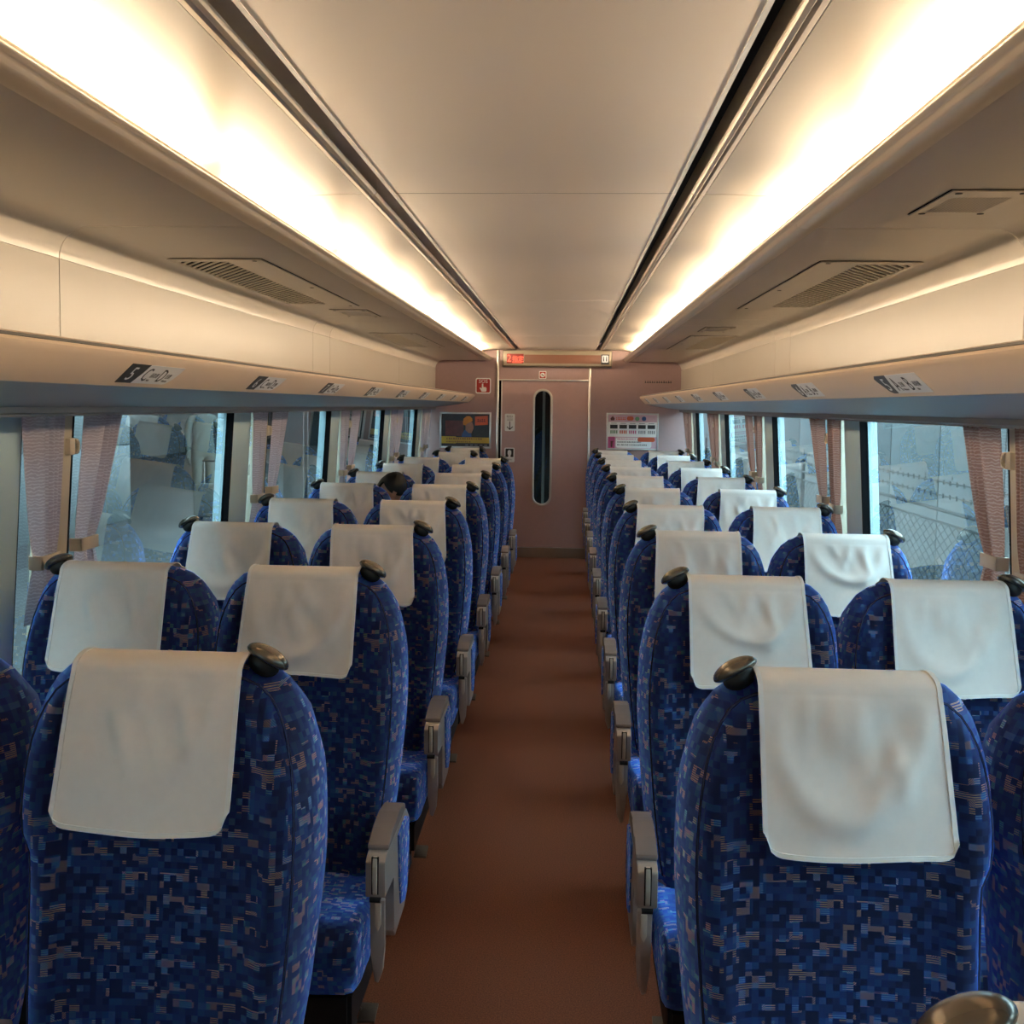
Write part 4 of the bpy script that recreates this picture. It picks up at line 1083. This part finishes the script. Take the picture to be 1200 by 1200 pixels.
def head(parent, loc, rot, hairlen):
    """head with face, ears and hair; built facing -y, then turned"""
    Mx = Matrix.Translation(loc) @ rot
    bm = bmesh.new(); bmesh.ops.create_uvsphere(bm, u_segments=28, v_segments=20, radius=1.0)
    for v in bm.verts:
        x, y, z = v.co; sx = 0.075 * (1 - 0.22 * max(0, -z) ** 1.5); sy = 0.095 * (1 - 0.12 * max(0, -z))
        v.co = (x * sx, y * sy - 0.012 * max(0, -z), z * 0.118)
        if y < -0.6 and abs(x) < 0.22 and -0.35 < z < 0.12: v.co.y -= 0.016 * (1 - abs(x) / 0.22) * (0.35 + 0.65 * (0.12 - z) / 0.47)
        if y < -0.6 and 0.12 < abs(x) < 0.5 and 0.0 < z < 0.2: v.co.y += 0.006
    bm.transform(Mx); h = frombm('head', bm, 'skin', parent, smooth=True, angle=80)
    for sgn in (-1, 1):
        bm = bmesh.new(); bmesh.ops.create_uvsphere(bm, u_segments=12, v_segments=8, radius=1.0)
        for v in bm.verts: v.co = (v.co.x * 0.010 + sgn * 0.076, v.co.y * 0.018 + 0.008, v.co.z * 0.030 - 0.006)
        bm.transform(Mx); frombm('ear', bm, 'skin', h, smooth=True, angle=80)
        bm = bmesh.new(); bmesh.ops.create_uvsphere(bm, u_segments=10, v_segments=6, radius=1.0)
        for v in bm.verts: v.co = (v.co.x * 0.013 + sgn * 0.030, v.co.y * 0.005 - 0.082, v.co.z * 0.004 + 0.008)
        bm.transform(Mx); frombm('eye', bm, 'ink', h, smooth=True, angle=80)
    bm = bmesh.new(); bmesh.ops.create_uvsphere(bm, u_segments=12, v_segments=6, radius=1.0)
    for v in bm.verts: v.co = (v.co.x * 0.022, v.co.y * 0.006 - 0.090, v.co.z * 0.005 - 0.062)
    bm.transform(Mx); frombm('mouth', bm, 'red', h, smooth=True, angle=80)
    bm = bmesh.new(); bmesh.ops.create_uvsphere(bm, u_segments=32, v_segments=22, radius=1.0)
    dele = []
    for v in bm.verts:
        x, y, z = v.co; k = 1 + 0.05 * noise.noise(Vector((x * 4, y * 4, z * 4)))
        if z < -hairlen or (y < -0.25 and z < 0.42 - 0.12 * abs(x)): dele.append(v)
        v.co = (x * 0.086 * k, (y * 0.104 + 0.004) * k, z * 0.128 * k + 0.004)
    bmesh.ops.delete(bm, geom=dele, context='VERTS')
    bmesh.ops.solidify(bm, geom=list(bm.faces), thickness=0.012)
    bm.transform(Mx); frombm('hair', bm, 'hair', h, smooth=True, angle=80)
    return h

# passenger asleep in the sixth left window seat, head fallen towards the aisle
px, py = -XW, ROW0 + PITCH_ROW * 5
pp = empty('person', (px, py, 0)); tag(pp, 'person with short black hair slumped asleep in a left window seat', 'person')
J = [(0.0, -0.265, 0.56, 0.15, 0.115), (0.005, -0.245, 0.70, 0.145, 0.10), (0.015, -0.225, 0.84, 0.16, 0.10), (0.03, -0.205, 0.93, 0.12, 0.085), (0.06, -0.19, 1.00, 0.05),
     (-0.17, -0.17, 0.90, 0.055), (-0.21, -0.22, 0.68, 0.046), (-0.12, -0.38, 0.58, 0.034),
     (0.19, -0.17, 0.88, 0.055), (0.21, -0.24, 0.67, 0.046), (0.10, -0.38, 0.585, 0.034),
     (-0.10, -0.32, 0.545, 0.080), (-0.12, -0.60, 0.53, 0.066), (-0.12, -0.62, 0.28, 0.052), (-0.12, -0.60, 0.07, 0.040),
     (0.10, -0.32, 0.545, 0.080), (0.12, -0.60, 0.53, 0.066), (0.12, -0.62, 0.28, 0.052), (0.12, -0.60, 0.07, 0.040),
     (-0.12, -0.72, 0.035, 0.032), (0.12, -0.72, 0.035, 0.032)]
E_ = [(0, 1), (1, 2), (2, 3), (3, 4), (3, 5), (5, 6), (6, 7), (3, 8), (8, 9), (9, 10), (0, 11), (11, 12), (12, 13), (13, 14), (0, 15), (15, 16), (16, 17), (17, 18), (14, 19), (18, 20)]
hand(J, E_, 7, (0.9, -0.4, -0.1), (0, 0, 1), 1); hand(J, E_, 10, (-0.9, -0.4, -0.1), (0, 0, 1), -1)
skin_mesh('body', J, E_, 'coat', pp, 0, 2)
head(pp, Vector((0.095, -0.155, 1.075)), Matrix.Rotation(R(38), 4, 'Y') @ Matrix.Rotation(R(26), 4, 'X') @ Matrix.Rotation(R(25), 4, 'Z'), 0.25)

# ---------------------------------------------------------------- outside: right
M['concrete'] = mat('pale_concrete', (0.055, 0.068, 0.07), 0.8, var=0.12, scale=4, bump=0.1, bscale=60)
M['joint'] = mat('dark_joint', (0.015, 0.018, 0.018), 0.9, var=0.1)
M['ballast'] = mat('grey_ballast', (0.16, 0.16, 0.155), 0.95, var=0.35, scale=35, bump=0.8, bscale=30)
M['galv'] = mat('galvanised_wire', (0.02, 0.024, 0.025), 0.8, var=0.1, spec=0.1)
M['asphalt'] = mat('grey_platform_paving', (0.10, 0.105, 0.105), 0.8, var=0.15, scale=20, bump=0.1)
M['roofd'] = mat('dark_roof_steel', (0.035, 0.04, 0.04), 0.7, var=0.2)
M['kioskm'] = mat('pale_kiosk_panel', (0.07, 0.085, 0.084), 0.5, var=0.04, scale=3)
M['plinth'] = mat('dark_plinth', (0.05, 0.05, 0.05), 0.7, var=0.2)
g = box('ground', 1.75, 30, -15, 40, -1.25, -1.1, 'ballast'); tag(g, 'grey ballast ground beside the track outside', kind='structure')
cw = empty('concrete_wall', (3.86, 10, -1.1)); tag(cw, 'pale concrete panel wall outside the right windows', 'wall')
me = None
for i in range(-9, 13):
    if me is None: o = box('wall_panel', 0, 0.16, -0.80, 0.80, 0, 3.05, 'concrete', cw, bev=0.008); me = o.data
    else: o = bpy.data.objects.new('wall_panel', me); link(o, cw)
    o.location = (0, 0.20 + i * 1.625, 0)
box('wall_core', 0.03, 0.14, -15, 22, 0, 3.03, 'joint', cw)
for i in range(-3, 8):
    for dy in (-0.42, 0.42):
        for z in (1.15, 2.05):
            bm = bmesh.new(); bm_tube(bm, [(-0.004, 0.20 + i * 1.625 + dy, z), (0.002, 0.20 + i * 1.625 + dy, z)], 0.018, 8); frombm('bolt', bm, 'joint', cw)
fe = empty('chain_link_fence', (3.15, 10, -1.1)); tag(fe, 'chain link fence with barbed wire in front of the concrete wall', 'fence')
for i in range(-3, 5):
    bm = bmesh.new(); bm_tube(bm, [(0, 0.72 + i * 3.2, 0), (0, 0.72 + i * 3.2, 2.06)], 0.025, 8); frombm('post', bm, 'galv', fe, smooth=True, angle=50)
for z in (1.80, 1.90): 
    bm = bmesh.new(); bm_tube(bm, [(0, -12, z), (0, 16, z)], 0.016 if z > 1.85 else 0.01, 6); frombm('rail', bm, 'galv', fe, smooth=True, angle=50)
for z in (2.02, 2.13):
    bm = bmesh.new(); bm_tube(bm, [(0, -12, z), (0, 16, z)], 0.005, 5)
    for i in range(186):
        y = -12 + i * 0.15; bm_tube(bm, [(0, y - 0.015, z - 0.018), (0, y + 0.015, z + 0.018)], 0.003, 4); bm_tube(bm, [(0, y + 0.015, z - 0.018), (0, y - 0.015, z + 0.018)], 0.003, 4)
    frombm('barbed_wire', bm, 'galv', fe)
bm = bmesh.new()
step = 0.17; hh = 1.80
for i in range(-60, 110):
    for sg in (-1, 1):
        y0 = i * step if sg > 0 else i * step + hh * 1.9
        a, b = (0.0, y0, 0.0), (0.0, y0 + sg * hh * 1.9, hh)
        if max(a[1], b[1]) < -12 or min(a[1], b[1]) > 16: continue
        bm_tube(bm, [a, b], 0.0035, 4, cap=False)
o = frombm('wire_mesh', bm, 'galv', fe); o['kind'] = 'stuff'
tb = empty('trackside_box', (2.75, 9.35, -1.1)); tag(tb, 'white trackside cable box seen through the right window', 'box')
box('body', -0.12, 0.12, -0.45, 0.45, 0.0, 1.15, 'kioskm', tb, bev=0.01); box('lid', -0.15, 0.15, -0.5, 0.5, 1.15, 1.20, 'plinth', tb, bev=0.008)

# ---------------------------------------------------------------- outside: left platform
pf = box('platform', -12, -1.62, -15, 40, -1.1, 0.0, 'asphalt'); tag(pf, 'grey station platform outside the left windows', kind='structure')
rf = box('unseen_platform_roof', -12, -2.7, -15, 40, 3.3, 3.42, 'roofd'); tag(rf, 'dark unseen platform roof shaping the daylight at the left windows', kind='structure')  # out of view; edge set back to let daylight reach the left windows
wb = box('wall_platform', -12.2, -12, -15, 40, -1.1, 3.42, 'roofd'); tag(wb, 'dark far wall of the platform', kind='structure')
wf = box('wall_sky_block', -12, -1.7, 40, 40.3, -1.1, 3.42, 'roofd'); tag(wf, 'dark end wall added to block the sky beyond the platform', kind='structure')  # added end wall, keeps bright sky out of the far left windows
ks = empty('platform_kiosk', (-6, 8.6, 0)); tag(ks, 'pale panelled platform kiosk seen through the left window', 'kiosk')
for z0, z1 in ((0.22, 1.09), (1.10, 1.95), (1.96, 2.7)): box('panel', -1.0, 1.0, -4.2, 3.62, z0, z1, 'kioskm', ks, bev=0.006)
box('plinth', -0.98, 0.98, -4.18, 3.60, 0.0, 0.22, 'plinth', ks); box('core', -0.98, 0.98, -4.18, 3.60, 0.22, 2.69, 'joint', ks)
for i, (x, y) in enumerate(((-3.1, 12.5), (-3.1, 20.5), (-3.1, 28.5))):
    c = empty('platform_column', (x, y, 0)); tag(c, 'steel platform column, %s beyond the left windows' % ORD[i], 'column', 'platform columns')
    prism('shaft', [(-0.12, -0.12), (0.12, -0.12), (0.12, -0.09), (0.02, -0.09), (0.02, 0.09), (0.12, 0.09), (0.12, 0.12), (-0.12, 0.12), (-0.12, 0.09), (-0.02, 0.09), (-0.02, -0.09), (-0.12, -0.09)], 'z', 0.03, 3.3, 'roofd', c)
    box('base_plate', -0.2, 0.2, -0.2, 0.2, 0.0, 0.03, 'plinth', c, bev=0.005)
M['pfill'] = emit('platform_fill_tube', (0.93, 1.0, 0.95, 1), PLATFORM_FILL)
for i, y in enumerate((1.0, 7.0, 13.0, 19.0)):  # unseen strip lights added to fill the platform and left windows
    t = empty('platform_fill_light', (-4.2, y, 3.22)); box('housing', -0.08, 0.08, -0.65, 0.65, 0.03, 0.08, 'white', t, bev=0.01)
    bm = bmesh.new(); bm_tube(bm, [(0, -0.6, 0.012), (0, 0.6, 0.012)], 0.018, 8); frombm('tube', bm, 'pfill', t, smooth=True, angle=50)
    tag(t, 'unseen white strip light added under the platform roof as fill, %s from the camera' % ORD[i], 'lamp', 'added platform fill lights')
ob = empty('platform_sign', (-5.2, 17.0, 0)); tag(ob, 'slim lit orange platform sign beyond the left window', 'sign')
M['orangelit'] = emit('lit_orange_letters', (1.0, 0.42, 0.08, 1), 3.0)
box('sign_post', -0.22, 0.22, -0.05, 0.05, 0.0, 2.1, 'plinth', ob, bev=0.01)
for q in range(3): marks('lit_marks', 2, -0.10, 0.10, 0.85 + 0.2 * q, 0.15, -0.0515, 'orangelit', ob)
# traveller with a suitcase
tv = empty('person', (-4.95, 14.6, 0), R(35)); tag(tv, 'standing person in a grey green coat with a suitcase on the platform', 'person')
J = [(0, 0, 0.92, 0.15, 0.11), (0, 0, 1.10, 0.145, 0.10), (0, 0, 1.28, 0.17, 0.11), (0, 0, 1.38, 0.12, 0.08), (0, 0, 1.46, 0.05),
     (-0.18, 0, 1.36, 0.06), (-0.22, 0.01, 1.10, 0.05), (-0.21, -0.02, 0.86, 0.036), (0.18, 0, 1.36, 0.06), (0.24, -0.02, 1.10, 0.05), (0.30, -0.04, 0.88, 0.036),
     (-0.09, 0, 0.86, 0.09), (-0.09, -0.01, 0.48, 0.07), (-0.09, 0.01, 0.10, 0.045), (-0.09, -0.12, 0.04, 0.035), (0.09, 0, 0.86, 0.09), (0.09, -0.01, 0.48, 0.07), (0.09, 0.01, 0.10, 0.045), (0.09, -0.12, 0.04, 0.035)]
E_ = [(0, 1), (1, 2), (2, 3), (3, 4), (3, 5), (5, 6), (6, 7), (3, 8), (8, 9), (9, 10), (0, 11), (11, 12), (12, 13), (13, 14), (0, 15), (15, 16), (16, 17), (17, 18)]
hand(J, E_, 7, (0, -0.1, -1), (-1, 0, 0), 1); hand(J, E_, 10, (0.1, -0.1, -1), (1, 0, 0), 1)
skin_mesh('body', J, E_, 'greencoat', tv, 0, 2)
head(tv, Vector((0, -0.02, 1.58)), Matrix.Identity(4), 0.3)
sc = empty('suitcase', (-4.72, 14.12, 0)); tag(sc, 'grey upright suitcase beside the person on the platform', 'suitcase')
M['case'] = mat('grey_suitcase_shell', (0.16, 0.165, 0.155), 0.45, var=0.1, scale=10)
box('shell', -0.17, 0.17, -0.12, 0.12, 0.05, 0.50, 'case', sc, bev=0.035, seg=3)
for x in (-0.08, 0.08):
    bm = bmesh.new(); bm_tube(bm, [(x, 0.08, 0.50), (x, 0.08, 0.80)], 0.008, 6); frombm('handle_rod', bm, 'steel', sc)
box('handle', -0.1, 0.1, 0.065, 0.095, 0.79, 0.815, 'dark', sc, bev=0.008)
for x in (-0.12, 0.12):
    for y in (-0.08, 0.08):
        bm = bmesh.new(); bm_tube(bm, [(x - 0.012, y, 0.027), (x + 0.012, y, 0.027)], 0.026, 10); frombm('wheel', bm, 'black', sc, smooth=True, angle=50)
